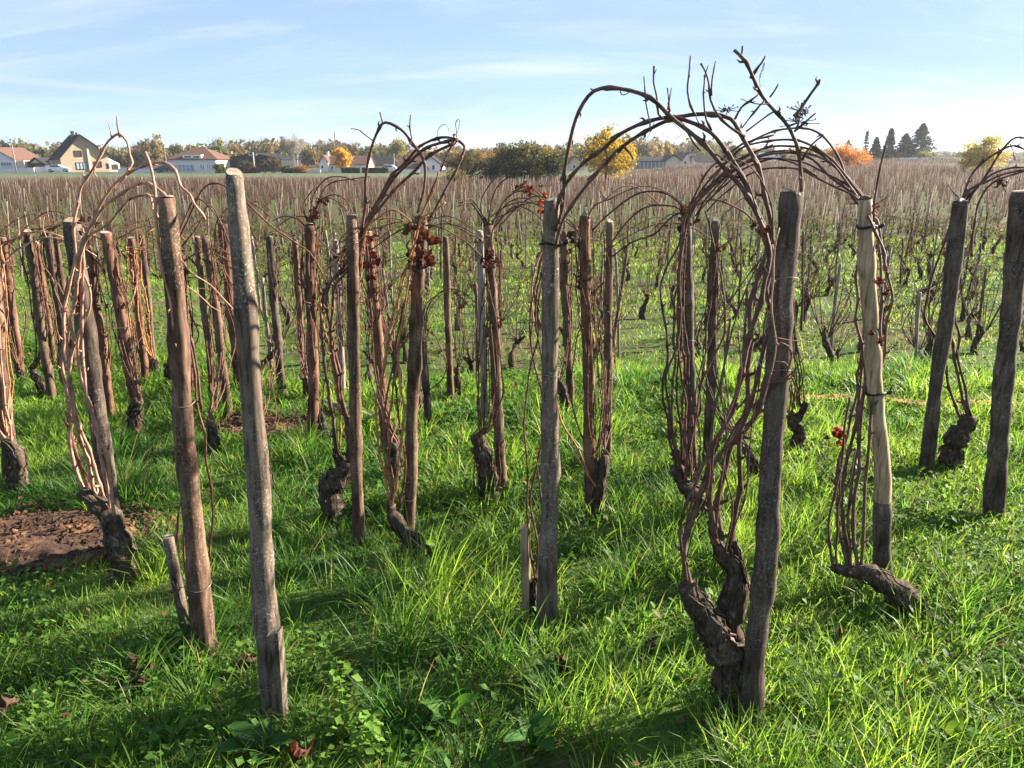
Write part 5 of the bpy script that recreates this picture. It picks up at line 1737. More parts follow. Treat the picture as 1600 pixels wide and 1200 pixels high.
def tree(name, label, px, d, top_py, base_py, blobs_rel, n, size, pal, seed, trunk_r=.12, clumps=70, tight=.22, group=None, cat='tree', nl=14, shell=.5):
    """blobs_rel: (px, py, half width px, half height px) in the photograph, made round at distance d"""
    m = pxm(d, 260)
    x = at(px, 260, d)[0]
    zb = float(gz(x, d))
    root = empty(name, (x, d, zb), label, cat, group)
    bl = []
    for (bx, by, hw, hh) in blobs_rel:
        c = at(bx, by, d)
        bl.append((c[0] - x, (random.random() - .5) * hw * m * .4, c[2] - zb, hw * m, hw * m * .9, hh * m))
    V, T, C, cc = crown_mesh(name, bl, n, size, pal, seed, clumps, tight, shell)
    link('crown', tri_mesh('crown', V, T, M['foliage'], C), root)
    rg = np.random.default_rng(seed)
    mb = MB()
    tz = max(b[2] for b in bl)
    limbs(mb, (0, 0, -.2), (bl[0][0] * .5, 0, tz), trunk_r, [cc[i] for i in rg.integers(0, len(cc), nl)], rg)
    mb.build('trunk', M['bark'], root, True)
    return root


GOLD = [(.07, .075, .015), (.22, .17, .02), (.42, .30, .025), (.52, .38, .04)]
tree('yellow_tree', 'golden yellow round tree standing in the vines right of the big bush', 948, 82, 195, 287,
     [(948, 240, 38, 36), (925, 225, 22, 18), (968, 250, 28, 26), (945, 212, 22, 16), (978, 262, 18, 14)], 9000, .19, GOLD, 11, .17, 120, .20)
BUSH = [(.012, .020, .008), (.022, .034, .012), (.040, .050, .017), (.13, .10, .035), (.25, .15, .05)]
tree('big_bush', 'wide dark green thicket with orange brown top in mid field', 815, 84, 225, 286,
     [(800, 262, 50, 22), (765, 266, 34, 18), (840, 256, 42, 26), (815, 245, 44, 18), (855, 262, 26, 20)], 19000, .22, BUSH[:4], 12, .12, 170, .2, cat='bush')
tree('autumn_thicket_top', 'tawny orange shrub crowns rising behind the dark thicket', 810, 88, 222, 284,
     [(815, 240, 46, 8), (775, 244, 22, 8), (850, 239, 22, 7)], 2200, .17, [(.12, .10, .03), (.30, .17, .05), (.40, .22, .07)], 13, .08, 80, .24, cat='bush')
tree('yellow_shrub', 'pale yellow green shrub at the left foot of the thicket', 712, 86, 262, 288,
     [(712, 276, 18, 10), (700, 281, 14, 7)], 2200, .16, [(.10, .10, .03), (.27, .22, .05), (.34, .26, .07)], 14, .05, 40, .24, cat='bush')
tree('olive_tree_left_of_thicket', 'brown olive trees just left of the thicket', 722, 100, 228, 280,
     [(722, 254, 20, 16), (705, 260, 16, 13), (742, 252, 16, 15)], 3600, .2, [(.03, .035, .015), (.07, .06, .025), (.12, .08, .04)], 15, .1, 80, .22)
tree('yellow_green_tree', 'yellow green tree at the right edge beyond the vines', 1538, 95, 208, 268,
     [(1530, 232, 26, 20), (1512, 246, 18, 16), (1555, 240, 22, 20), (1545, 222, 20, 12), (1530, 256, 30, 10)], 8000, .18, [(.10, .11, .02), (.26, .24, .03), (.40, .33, .05), (.48, .36, .06)], 16, .14, 110, .22)
tree('orange_tree', 'rust orange autumn tree left of the dark conifers', 1325, 120, 222, 266,
     [(1325, 240, 28, 14), (1310, 238, 20, 14), (1345, 246, 16, 12), (1330, 255, 16, 10)], 6500, .2, [(.07, .07, .02), (.30, .12, .03), (.50, .17, .05), (.55, .24, .08)], 17, .14, 90, .22)
tree('small_orange_tree', 'small bright orange yellow tree beside the white gable house', 535, 158, 231, 266,
     [(535, 248, 12, 14), (533, 240, 8, 8)], 2600, .35, [(.28, .16, .02), (.50, .30, .03), (.55, .35, .04)], 18, .16, 50, .24)
tree('yellow_poplar', 'slender yellow poplar above the low grey hall', 1043, 200, 222, 242,
     [(1043, 231, 4, 9), (1047, 234, 4, 6)], 700, .4, [(.20, .16, .05), (.36, .27, .08)], 19, .12, 30, .3)
tree('yellow_poplar', 'taller of two pale poplars behind the low white wall', 244, 230, 211, 250,
     [(245, 228, 6, 16), (245, 218, 4, 8)], 1100, .55, [(.16, .14, .05), (.30, .23, .09)], 20, .15, 30, .3)
tree('yellow_poplar', 'smaller of two pale poplars behind the low white wall', 228, 235, 214, 250,
     [(227, 232, 5, 14), (231, 228, 4, 10)], 900, .5, [(.13, .11, .05), (.22, .17, .08)], 21, .15, 30, .3)
tree('pale_green_tree', 'pale yellow green tree behind the middle houses', 624, 230, 217, 255,
     [(622, 232, 14, 14), (612, 236, 10, 10)], 2000, .5, [(.12, .13, .04), (.24, .22, .07)], 22, .15, 50, .25)
# shrubs in front of the houses and round clipped ones by the conifers
for i, (px, py, hw, hh, d, pal, lab) in enumerate((
    (1402, 246, 12, 8, 190, [(.05, .07, .02), (.15, .15, .04)], 'round clipped shrub under the dark conifers, middle one'), (1381, 245, 5, 7, 190, [(.07, .09, .03), (.18, .18, .06)], 'small round clipped shrub, leftmost under the conifers'),
    (1440, 244, 11, 9, 188, [(.05, .09, .02), (.22, .20, .04)], 'green and yellow shrub, rightmost under the conifers'), (385, 262, 13, 9, 150, [(.03, .045, .015), (.06, .075, .025)], 'dark green bush before the black barn'),
    (425, 260, 14, 12, 150, [(.045, .035, .02), (.09, .065, .04)], 'brownish bush at the right end of the black barn'), (390, 268, 16, 5, 148, [(.06, .02, .022), (.11, .03, .03)], 'low wine red bush in front of the black barn'),
    (344, 264, 9, 8, 150, [(.06, .09, .02), (.10, .15, .04)], 'light green bush between hip roofed house and barn'), (470, 266, 12, 7, 150, [(.12, .06, .03), (.22, .12, .06)], 'russet hedge bush below the tall bare tree'),
    (448, 266, 9, 7, 150, [(.04, .06, .02), (.09, .11, .04)], 'green bush left of the russet hedge bush'))):
    tree('shrub', lab, px, d, py - hh, py + hh, [(px, py, hw, hh), (px + hw * .3, py - hh * .3, hw * .6, hh * .6)], 1500, .3, pal, 60 + i, .05, 40, .26, cat='shrub', nl=6)


def hedge(label, p0, p1, ptop, pbot, d, col):
    x0, x1 = at(p0, 262, d)[0], at(p1, 262, d)[0]
    z0 = float(gz((x0 + x1) / 2, d)); h = (pbot - ptop) * pxm(d, 262)
    root = empty('clipped_hedge', ((x0 + x1) / 2, d, z0), label, 'hedge')
    rg = np.random.default_rng(int(p0))
    n = 3500
    w = (x1 - x0) / 2
    p = np.stack([(rg.random(n) * 2 - 1) * w, (rg.random(n) - .5) * 1.2, rg.random(n) * h], 1)
    a = rg.normal(size=(n, 3)); a /= np.linalg.norm(a, axis=1, keepdims=True)
    b = np.cross(a, rg.normal(size=(n, 3))); b /= np.linalg.norm(b, axis=1, keepdims=True)
    V = np.stack([p - a * .16, p + b * .12, p + a * .16, p - b * .12], 1).reshape(-1, 3)
    q = (np.arange(n) * 4)[:, None]
    T = np.concatenate([q + np.array([[0, 1, 2]]), q + np.array([[0, 2, 3]])])
    C = np.repeat(np.array([col]) * (.7 + .6 * rg.random((n, 1))), 4, 0)
    link('foliage', tri_mesh('foliage', V, T, M['foliage'], C), root)


hedge('dark clipped hedge left half, beside the small orange tree', 534, 561, 261, 269, 153, (.025, .05, .018))
hedge('dark clipped hedge right half, before the dark roofed house', 566, 606, 261, 269, 153, (.03, .055, .02))


def conifer(label, px, d, top_py, base_py, hw, seed, col, sparse=False):
    m = pxm(d, 250)
    x = at(px, 250, d)[0]
    zb = float(gz(x, d))
    H = at(px, top_py, d)[2] - zb
    root = empty('conifer', (x, d, zb), label, 'conifer', 'conifers on the rise')
    rg = np.random.default_rng(seed)
    MB().tube([(0, 0, -.2), (0, 0, H * .5), (0, 0, H)], [H * .022, H * .014, .02], 7).build('trunk', M['bark'], root, True)
    P0, P1 = [], []
    pts = []
    nb = 64 if not sparse else 20
    for k in range(nb):
        f = (k + rg.random()) / nb
        zz = H * (.08 + .90 * f)
        Lb = hw * m * (1 - f) ** .8 * (.75 + .45 * rg.random()) + .12
        for q in range(6):
            a = rg.random() * 6.28
            e = np.array([math.cos(a) * Lb, math.sin(a) * Lb, -Lb * .18 + .1])
            P0.append((0, 0, zz)); P1.append((e[0], e[1], zz + e[2]))
            for s in np.linspace(.25, 1, 9 if not sparse else 4):
                pts.append(np.array([0, 0, zz]) + e * s + rg.normal(size=3) * .09)
    V1, T1 = cones(P0, P1, [.03] * len(P0))
    pts = np.array(pts); n = len(pts)
    a = rg.normal(size=(n, 3)) * np.array([[1, 1, .45]]); a /= np.linalg.norm(a, axis=1, keepdims=True)
    b = np.cross(a, rg.normal(size=(n, 3))); b /= np.linalg.norm(b, axis=1, keepdims=True)
    sz = .30 * (.6 + .7 * rg.random((n, 1)))
    V = np.stack([pts - a * sz, pts + b * sz * .45, pts + a * sz, pts - b * sz * .45], 1).reshape(-1, 3)
    q = (np.arange(n) * 4)[:, None]
    T = np.concatenate([q + np.array([[0, 1, 2]]), q + np.array([[0, 2, 3]])])
    C = np.repeat(np.array([col]) * (.6 + .8 * rg.random((n, 1))), 4, 0)
    Vf = np.concatenate([V, V1]); Tf = np.concatenate([T, T1 + len(V)]); Cf = np.concatenate([C, np.repeat(np.array([[.04, .035, .03]]), len(V1), 0)])
    link('crown', tri_mesh('crown', Vf, Tf, M['foliage'], Cf), root)


CON = (.010, .019, .015)
conifer('smallest dark spruce, left of the conifer group', 1366, 190, 215, 254, 10, 1, CON)
conifer('slim dark spruce second from left among the conifers', 1387, 190, 201, 254, 13, 2, CON)
conifer('broad dark spruce left of the tallest cedar', 1411, 192, 209, 254, 20, 3, CON)
conifer('tallest blue dark cedar with spreading side branches', 1435, 192, 193, 255, 28, 4, (.013, .025, .022))
conifer('thin bare topped spruce standing alone behind the orange tree', 1350, 210, 205, 256, 6, 5, (.03, .045, .04), True)
conifer('flat topped dark pine behind the orange tree', 1322, 205, 220, 256, 18, 6, (.025, .035, .03), True)


def bare_tree(label, px, d, top_py, hw, seed, mat='bark_pale'):
    m = pxm(d, 260)
    x = at(px, 260, d)[0]
    zb = float(gz(x, d)); H = at(px, top_py, d)[2] - zb
    root = empty('bare_tree', (x, d, zb), label, 'tree')
    rg = np.random.default_rng(seed)
    P0, P1, Rr = [], [], []

    def grow(p, dr, L, r, lv):
        e = p + dr * L
        P0.append(p); P1.append(e); Rr.append(r)
        if lv == 0: return
        for k in range(5 if lv > 1 else 6):
            nd = dr + rg.normal(size=3) * .42 + np.array([0, 0, .12])
            nd /= np.linalg.norm(nd)
            grow(p + dr * L * (.3 + .65 * rg.random()), nd, L * (.5 + .25 * rg.random()), r * .5, lv - 1)
    for k in range(4):
        d0 = np.array([rg.normal() * .25, rg.normal() * .25, 1]); d0 /= np.linalg.norm(d0)
        grow(np.array([0, 0, H * .08]), d0, H * .48, .12, 4)
    P1 = np.array(P1); P0 = np.array(P0)
    sc = np.array([hw * m / max(.1, np.percentile(np.abs(P1[:, 0]), 97)), hw * m / max(.1, np.percentile(np.abs(P1[:, 1]), 97)), H / P1[:, 2].max()])
    V, T = cones(P0 * sc, P1 * sc, np.maximum(Rr, .016))
    link('crown', tri_mesh('crown', V, T, M[mat]), root)
    MB().tube([(0, 0, -.2), (0, 0, H * .3)], [.2, .12], 8, .1, 2).build('trunk', M[mat], root, True)


bare_tree('tall pale bare tree left of the white gable house', 465, 158, 203, 24, 8)

# woodland behind the village: reads as one mass
rg = np.random.default_rng(91)
Vw, Tw, Cw = [], [], []
cw = 0
pals = [[(.05, .05, .022), (.10, .09, .04), (.15, .12, .06)], [(.035, .045, .02), (.07, .08, .03), (.11, .11, .045)], [(.09, .07, .04), (.15, .11, .06), (.20, .15, .09)], [(.045, .06, .025), (.10, .12, .04), (.17, .17, .06)]]
px = -120
while px < 1760:
    if px < 1150: tp = 227 + 6 * math.sin(px * .011) + rg.normal() * 5 - (5 if px < 120 else 0)
    elif px < 1300: tp = 236 + rg.normal() * 3
    else: tp = 244 + rg.normal() * 2
    d = 255 + rg.normal() * 14 if px < 1150 else 330 + rg.normal() * 15
    if px > 1300: d = 520
    m = pxm(d, 250)
    x = at(px, 250, d)[0]; zb = float(gz(x, d)); ztop = at(px, tp, d)[2]
    h = max(2.0, ztop - zb); hw = (9 + 7 * rg.random()) * m
    V, T, C, cc = crown_mesh('w', [(x, d, zb + h * .55, hw, hw, h * .42), (x + hw * .4, d, zb + h * .3, hw, hw, h * .3)], 330, 1.15 * d / 255, pals[int(rg.integers(4))], int(rg.integers(1e6)), 34, .24)
    Vw.append(V); Tw.append(T + cw); Cw.append(C); cw += len(V)
    if rg.random() < .5:      # bare upper twigs
        k = 70
        p0 = np.stack([x + rg.normal(size=k) * hw * .6, d + rg.normal(size=k), zb + h * (.5 + .35 * rg.random(k))], 1)
        V, T = cones(p0, p0 + np.stack([rg.normal(size=k) * .5, 0 * p0[:, 0], 1.2 + 1.8 * rg.random(k)], 1), .05 + 0 * p0[:, 0])
        Vw.append(V); Tw.append(T + cw); Cw.append(np.repeat(np.array([[.16, .12, .085]]), len(V), 0)); cw += len(V)
    px += 4.5 + 4 * rg.random()
o = link('woodland', tri_mesh('woodland', np.concatenate(Vw), np.concatenate(Tw), M['foliage'], np.concatenate(Cw)))
tag(o, 'olive and brown autumn woodland forming the skyline behind the village', 'woodland', kind='stuff')

# ------------------------------------------------------------------ buildings
def bx(px, d): return at(px, 258, d)[0]
def bz(py, d): return at(800, py, d)[2]


class House:
    def __init__(self, name, label, px, d, cat='house'):
        self.d = d
        x = bx(px, d)
        self.zg = float(gz(x, d))
        self.root = empty(name, (x, d, self.zg), label, cat)
        self.org = np.array([x, d, self.zg])

    def part(self, name, mb, mat, parent=None, smooth=False):
        if parent is None:
            return mb.build(name, M[mat], self.root, smooth, self.org)
        return mb.build(name, M[mat], parent, smooth, self.org)

    def opening(self, x0p, y0p, x1p, y1p, pane='glass', frame='frame_white', name='window', yoff=0.0, bars=0):
        x0, x1 = bx(x0p, self.d), bx(x1p, self.d)
        z1, z0 = bz(y0p, self.d), bz(y1p, self.d)
        y = self.d + yoff
        t = .10
        mb = MB()
        mb.box(x0 - t, x0, y - .07, y + .05, z0 - t, z1 + t).box(x1, x1 + t, y - .07, y + .05, z0 - t, z1 + t)
        mb.box(x0, x1, y - .07, y + .05, z1, z1 + t).box(x0, x1, y - .09, y + .05, z0 - t, z0)
        for k in range(bars):
            xx = x0 + (x1 - x0) * (k + 1) / (bars + 1)
            mb.box(xx - .06, xx + .06, y - .06, y + .05, z0, z1)
        f = self.part(name, mb, frame)
        self.part('pane', MB().box(x0, x1, y - .02, y + .03, z0, z1), pane, f)

    def gable_y(self, xl, xr, eave_l, eave_r, apex, depth, wall, roof, over=.35, yoff=0.0, base=None):
        """gable end faces the viewer, ridge runs away"""
        d = self.d + yoff
        zb = self.zg - .4
        X0, X1 = bx(xl, d), bx(xr, d)
        zl, zr = bz(eave_l, d), bz(eave_r, d)
        ax, az = bx(apex[0], d), bz(apex[1], d)
        self.part('wall', MB().prism([(X0, zb), (X1, zb), (X1, zr), (ax, az), (X0, zl)], d, d + depth), wall)
        mb = MB()
        for (ex, ez) in ((X0, zl), (X1, zr)):
            v = np.array([ex - ax, ez - az]); L = np.linalg.norm(v); u = v / L
            e = np.array([ax, az]) + u * (L + over)
            mb.slab([(ax, d - over, az + .16), (e[0], d - over, e[1] + .16), (e[0], d + depth + over, e[1] + .16), (ax, d + depth + over, az + .16)], .14)
        return self.part('roof', mb, roof)

    def gable_x(self, xl, xr, eave, ridge, depth, wall, roof, over=.35, yoff=0.0, hip=0.0):
        """long side faces the viewer"""
        d = self.d + yoff
        zb = self.zg - .4
        X0, X1 = bx(xl, d), bx(xr, d)
        ze, zr = bz(eave, d), bz(ridge, d)
        if hip == 0:
            mb = MB()
            prof = [(d, zb), (d + depth, zb), (d + depth, ze), (d + depth / 2, zr), (d, ze)]
            n = 5
            vs_ = [(X0, y, z) for y, z in prof] + [(X1, y, z) for y, z in prof]
            mb.add(vs_, [tuple(range(n - 1, -1, -1)), tuple(range(n, 2 * n))] + [(i, (i + 1) % n, (i + 1) % n + n, i + n) for i in range(n)])
            self.part('wall', mb, wall)
        else:
            self.part('wall', MB().box(X0, X1, d, d + depth, zb, ze), wall)
        rx0, rx1 = X0 + hip, X1 - hip
        a = over
        ym = d + depth / 2
        sl = (zr - ze) / (depth / 2)
        ze2 = ze - sl * a
        mb = MB()
        o1, o2 = X0 - a, X1 + a
        up = .15
        if hip == 0: rx0, rx1 = o1, o2
        mb.slab([(o1, d - a, ze2 + up), (o2, d - a, ze2 + up), (rx1, ym, zr + up), (rx0, ym, zr + up)], .13)
        mb.slab([(o2, d + depth + a, ze2 + up), (o1, d + depth + a, ze2 + up), (rx0, ym, zr + up), (rx1, ym, zr + up)], .13)
        if hip:
            mb.slab([(o1, d + depth + a, ze2 + up), (o1, d - a, ze2 + up), (rx0, ym, zr + up), (rx0, ym + .01, zr + up)], .13)
            mb.slab([(o2, d - a, ze2 + up), (o2, d + depth + a, ze2 + up), (rx1, ym, zr + up), (rx1, ym - .01, zr + up)], .13)
        return self.part('roof', mb, roof)

    def chimney(self, xl, xr, top, bot, roof, yoff, mat='tan_wall'):
        d = self.d + yoff
        X0, X1 = bx(xl, d), bx(xr, d)
        z0, z1 = bz(bot, d), bz(top, d)
        self.part('chimney', MB().box(X0, X1, d, d + .6, z0, z1).box(X0 - .06, X1 + .06, d - .06, d + .66, z1, z1 + .12), mat, roof)


h = House('tan_house', 'tall tan rendered house with steep gable, dark roof and side garage', 132, 166)
rf = h.gable_y(100, 167, 246, 240, (131, 211), 9, 'tan_wall', 'roof_dark', .7)
h.chimney(129, 133, 206, 218, rf, 1.6, 'shutter')
h.chimney(130, 132, 208, 216, rf, 0.6, 'shutter')
h.opening(121, 236, 130, 244, 'shutter', 'shutter')
h.opening(121, 254.5, 135, 264, 'glass_pale', 'shutter', bars=2)
h.opening(146, 253, 156, 261, 'shutter', 'shutter')
h.part('flue', MB().box(bx(138, 166), bx(141, 166), 165.75, 165.97, h.zg - .2, bz(232, 166)), 'cream_wall')
h.part('lean_to', MB().prism([(bx(167, 166), h.zg - .4), (bx(184, 166), h.zg - .4), (bx(184, 166), bz(256, 166)), (bx(167.05, 166), bz(246, 166))], 166.6, 172), 'white_wall')
h.opening(171, 257, 181, 266, 'shutter', 'white_wall', 'garage_door', .6)
h.opening(164.5, 256, 166.3, 263, 'shutter', 'shutter', 'door', 0)
h.root.rotation_euler = (0, 0, R(40))

h = House('white_house', 'white house with brown roof cut by the left picture edge', 5, 170)
rf = h.gable_y(-40, 24, 252, 249, (-6, 231), 10, 'white_wall', 'roof_brown', .4)
h.opening(2, 254, 18, 259, 'glass', 'frame_white', bars=3)
h.opening(-30, 254, -12, 260, 'glass', 'frame_white', bars=2)
h.part('annexe', MB().box(bx(24.1, 170), bx(36, 170), 170.5, 176, h.zg - .4, bz(251, 170)), 'cream_wall')

h = House('wooden_shed', 'small brown open gabled shed between the white and the tan house', 57, 172, 'shed')
h.gable_y(44, 70, 256, 256, (57, 247), 6, 'shutter', 'roof_dark', .4)
h.part('truss', MB().prism([(bx(50, 172), bz(254.5, 172)), (bx(64, 172), bz(254.5, 172)), (bx(57, 172), bz(249.5, 172))], 171.75, 171.95), 'cream_wall')

h = House('white_outbuilding', 'low white gabled outbuilding left of the tan house', 83, 174, 'outbuilding')
h.gable_y(71, 95, 257, 257, (80, 249), 7, 'white_wall', 'roof_dark', .3)
h.opening(80, 261, 84, 265, 'glass', 'frame_white')

h = House('hip_roof_house', 'white bungalow with reddish hip roof, dormer and wide window', 300, 162)
rf = h.gable_x(263, 338, 248, 231.5, 10, 'white_wall', 'roof_red', .5, 0, 3.8)
h.part('dormer', MB().box(bx(287, 162), bx(316, 162), 161.9, 166, bz(248.5, 162), bz(242, 162)), 'white_wall', rf)
for a, b_ in ((290, 300), (304, 313)):
    h.opening(a, 243.7, b_, 246.8, 'glass', 'frame_white', 'window', -.12)
h.opening(271, 257.5, 303, 267.5, 'glass_pale', 'frame_white', bars=4)
h.opening(313, 257, 318.5, 263.5, 'glass_pale', 'frame_white', bars=1)
h.opening(323, 257, 329, 263.5, 'glass_pale', 'frame_white', bars=1)
h.part('chimney', MB().box(bx(279, 162), bx(281, 162), 168, 168.6, bz(240, 162), bz(227, 162)), 'roof_brown', rf)

h = House('maroon_roof_shed', 'low garage with maroon sloping roof left of the hip roofed house', 236, 168, 'garage')
h.gable_y(217, 262, 264, 258, (246, 254), 6, 'cream_wall', 'roof_maroon', .3)
h.opening(246, 260, 252, 267, 'shutter', 'white_wall', 'garage_door')

h = House('dark_barn', 'long black metal barn with shallow gable behind bushes', 398, 170, 'barn')
rf = h.gable_y(355, 440, 248, 249, (396, 240), 16, 'dark_clad', 'dark_clad', .3)
for k in range(13):
    X = bx(357 + k * 6.4, 170)
    h.part('cladding_rib', MB().box(X - .06, X + .06, 169.9, 169.99, h.zg, bz(249.5, 170)), 'dark_clad')

h = House('white_gable_house', 'white gabled house with long brown roof beside the small orange tree', 530, 166)
h.gable_y(499, 513, 253, 253, (506, 243), 6, 'white_wall', 'roof_brown', .3)
h.opening(502, 259, 505, 263, 'glass', 'frame_white')
h2 = h.gable_x(513.3, 574, 257, 244, 8, 'white_wall', 'roof_brown', .3, .6)
h.chimney(511, 514, 238, 248, h2, 4, 'white_wall')
h.opening(516, 260, 519, 266, 'glass', 'frame_white', 'door', .55)

h = House('dark_roof_house', 'house with dark half hipped roof behind the clipped hedge', 590, 176)
rf = h.gable_x(570, 622, 259, 245, 9, 'cream_wall', 'roof_dark', .4, 0, 2.0)
h.opening(580, 261, 586, 266, 'glass', 'frame_white')

h = House('white_brown_house', 'white house with brown roof seen through arching canes', 660, 164)
h.gable_x(622, 658, 262, 246, 8, 'cream_wall', 'roof_brown', .3, 1.0)
h.gable_y(655, 690, 258, 258, (673, 244.5), 8, 'white_wall', 'roof_dark', .4, 0.0)
h.opening(675, 258, 679, 265, 'glass', 'frame_white', 'window')
h.opening(662, 259, 668, 265, 'glass_pale', 'frame_white', 'window')

h = House('grey_hall', 'long low grey hall with pale gable right of the golden tree', 1025, 170, 'hall')
h.gable_x(985, 1040, 252, 246, 9, 'grey_wall', 'roof_dark', .3, 0)
rf = h.gable_y(1040.5, 1064, 251, 251, (1052, 243), 10, 'cream_wall', 'roof_dark', .3, -.4)
for k in range(9):
    X = bx(988 + k * 6, 170)
    h.part('post', MB().box(X - .08, X + .08, 169.8, 169.98, h.zg, bz(252.5, 170)), 'concrete')

h = House('red_roof_house', 'white house with red roof right of the grey hall', 1078, 185)
h.gable_y(1064, 1078, 252, 248, (1073, 239), 7, 'white_wall', 'roof_red', .2)
h.gable_x(1078.3, 1090, 251, 241, 7, 'white_wall', 'roof_red', .2, .4)
h.opening(1069, 252, 1072, 257, 'glass', 'frame_white')

h = House('dark_roof_cottage', 'cottage with dark roof behind the arching canes', 1102, 180)
h.gable_x(1088, 1122, 253, 243, 8, 'white_wall', 'roof_dark', .3, 0)
h.opening(1098, 255, 1102, 259, 'glass', 'frame_white')

h = House('pink_roof_house', 'pinkish roofed house peeping between thicket and golden tree', 900, 172)
h.gable_y(886, 910, 258, 258, (898, 244), 8, 'cream_wall', 'roof_brown', .3)
h.opening(895, 258, 899, 263, 'glass', 'frame_white')

h = House('far_water_tower', 'flat roofed pale building on the far right horizon', 1472, 700, 'building')
X0, X1 = bx(1466, 700), bx(1481, 700)
h.part('wall', MB().box(X0, X1, 700, 715, h.zg - 2, bz(237, 700)), 'concrete')
h.part('roof', MB().box(X0 - .6, X1 + .6, 699.4, 715.6, bz(237, 700), bz(236, 700)), 'grey_wall')

# white boundary walls
for a, b_, t_, d, lab in ((-60, 52, 262.5, 160, 'low white garden wall at the far left along the road'), (54, 99, 261, 161, 'taller white garden wall before the outbuilding'), (183, 243, 264, 161, 'low white garden wall right of the tan house'), (455, 500, 266.5, 158, 'low pale wall under the tall bare tree'), (610, 655, 266, 158, 'pale garden wall before the white house'), (690, 730, 266.5, 162, 'pink beige wall right of the white house')):
    X0, X1 = bx(a, d), bx(b_, d)
    z0 = float(gz((X0 + X1) / 2, d))
    r_ = empty('garden_wall', ((X0 + X1) / 2, d, z0), lab, 'wall', 'garden walls along the road')
    og = np.array(r_.location)
    zt = max(bz(t_, d), z0 + .5)
    MB().box(X0, X1, d, d + .2, z0 - .3, zt).build('wall', M['white_wall' if 'pink' not in lab else 'cream_wall'], r_, False, og)
    MB().box(X0 - .05, X1 + .05, d - .05, d + .25, zt, zt + .08).build('coping', M['concrete'], r_, False, og)

# white beehive-like blocks under the conifers
for k, p in enumerate((1411, 1419, 1428, 1436, 1446)):
    X = bx(p, 184); z0 = float(gz(X, 184))
    o = MB().box(X - .5 - .1 * (k % 2), X + .5, 184, 184.8, z0 - .1, z0 + .55 + .1 * (k % 3)).box(X - .6, X + .6, 183.9, 184.9, z0 + .55 + .1 * (k % 3), z0 + .65 + .1 * (k % 3)).build('white_block', M['white_wall'])
    tag(o, ('leftmost', 'second', 'middle', 'fourth', 'rightmost')[k] + ' of the small white blocks under the conifers', 'block', 'white blocks under the conifers')

# utility poles and masts
def pole(label, px, d, top_py, mat='pole_wood', cross=True, r=.13):
    x = bx(px, d); z0 = float(gz(x, d)); zt = at(px, top_py, d)[2]
    root = empty('utility_pole', (x, d, z0), label, 'pole')
    MB().tube([(0, 0, -.3), (0, 0, (zt - z0) * .5), (0, 0, zt - z0)], [r, r * .85, r * .7], 8, .03, 2).build('shaft', M[mat], root, True)
    if cross:
        MB().box(-.8, .8, -.18, -.08, zt - z0 - .55, zt - z0 - .42).build('crossarm', M[mat], root)
        for s in (-.7, 0, .7):
            MB().tube([(s, -.13, zt - z0 - .42), (s, -.13, zt - z0 - .25)], [.05, .04], 6).build('insulator', M['concrete'], root)


pole('leaning grey utility pole before the cut off white house', 24, 158, 219, 'pole_wood', False)
pole('utility pole left of the hip roofed house', 260, 160, 228)
pole('concrete utility pole in front of the black barn', 397, 149, 238, 'concrete')
pole('slim mast rising behind the white gable house', 526, 260, 206, 'pole_wood', False, .28)
pole('left of two thin masts behind the grey hall', 1023, 260, 221, 'pole_wood', False, .14)
pole('right of two thin masts behind the grey hall', 1031, 260, 219, 'pole_wood', False, .14)
pole('utility pole between middle houses', 616, 156, 240)


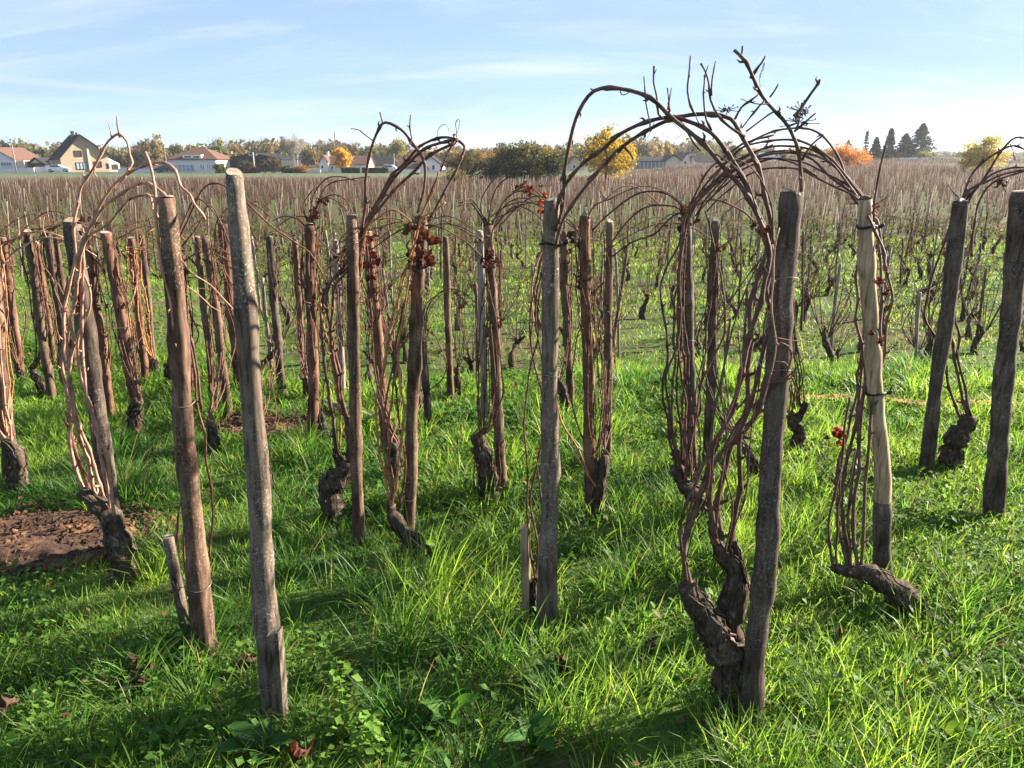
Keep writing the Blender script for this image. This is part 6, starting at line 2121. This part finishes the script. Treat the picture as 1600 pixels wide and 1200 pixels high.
def car(label, px, d, mat, rot=0.0, van=False):
    x = bx(px, d); z0 = float(gz(x, d)) + .07
    root = empty('parked_car', (x, d, z0), label, 'van' if van else 'car')
    root.rotation_euler = (0, 0, rot)
    if van:
        prof = [(-2.3, .35), (-2.35, 1.9), (-2.2, 2.2), (1.2, 2.2), (1.75, 1.35), (2.4, 1.15), (2.5, .35)]
        win = [(.75, 1.4), (.75, 1.95), (1.2, 1.95), (1.6, 1.4)]
    else:
        prof = [(-2.0, .35), (-2.1, .75), (-1.95, 1.0), (-1.35, 1.42), (.2, 1.45), (.95, 1.0), (1.9, .82), (2.1, .6), (2.05, .35)]
        win = [(-1.35, 1.02), (-1.15, 1.34), (.15, 1.36), (.75, 1.02)]
    MB().prism(prof, -.85, .85).build('body', M[mat], root)
    for s in (-.858, .852):
        MB().prism(win, s, s + .006).build('window', M['glass'], root)
    for wx in (-1.3, 1.3):
        for wy in (-.8, .62):
            w = MB()
            w.tube([(wx, wy - .08, .32), (wx, wy + .1, .32)], [.32, .32], 14)
            tw = w.build('wheel', M['tyre'], root)
            MB().tube([(wx, wy - .09, .32), (wx, wy + .11, .32)], [.18, .18], 10).build('rim', M['concrete'], tw)
    for s in (-.6, .6):
        MB().box(1.98, 2.1, s - .14, s + .14, .62, .74).build('headlight', M['frame_white'], root)
        MB().box(-2.12, -2.0, s - .14, s + .14, .72, .86).build('tail_light', M['lamp_red'], root)


car('dark car parked on the road left of the hip roofed house', 259, 154, 'car_dark', math.pi)
car('white car parked before the clipped hedge', 603, 156, 'car_white', math.pi)
car('white car at the foot of the tan house garage', 90, 158, 'car_white', .3)
car('white van on the field edge behind the arching canes', 1202, 175, 'car_white', .2, True)

# ------------------------------------------------------------------ thin air haze
def haze_box():
    m = bpy.data.materials.new('thin_haze')
    m.use_nodes = True
    nt = m.node_tree
    nt.nodes.clear()
    o_ = nt.nodes.new('ShaderNodeOutputMaterial')
    pv = nt.nodes.new('ShaderNodeVolumePrincipled')
    pv.inputs['Color'].default_value = (0.86, 0.92, 1.0, 1)
    pv.inputs['Density'].default_value = HAZE
    pv.inputs['Anisotropy'].default_value = 0.35
    nt.links.new(pv.outputs[0], o_.inputs['Volume'])
    o = MB().box(-1300, 1300, -20, 3100, -4, 26).build('haze', m)
    tag(o, 'thin pale haze over the plain', 'haze', kind='stuff')


HAZE = 0.0002
haze_box()
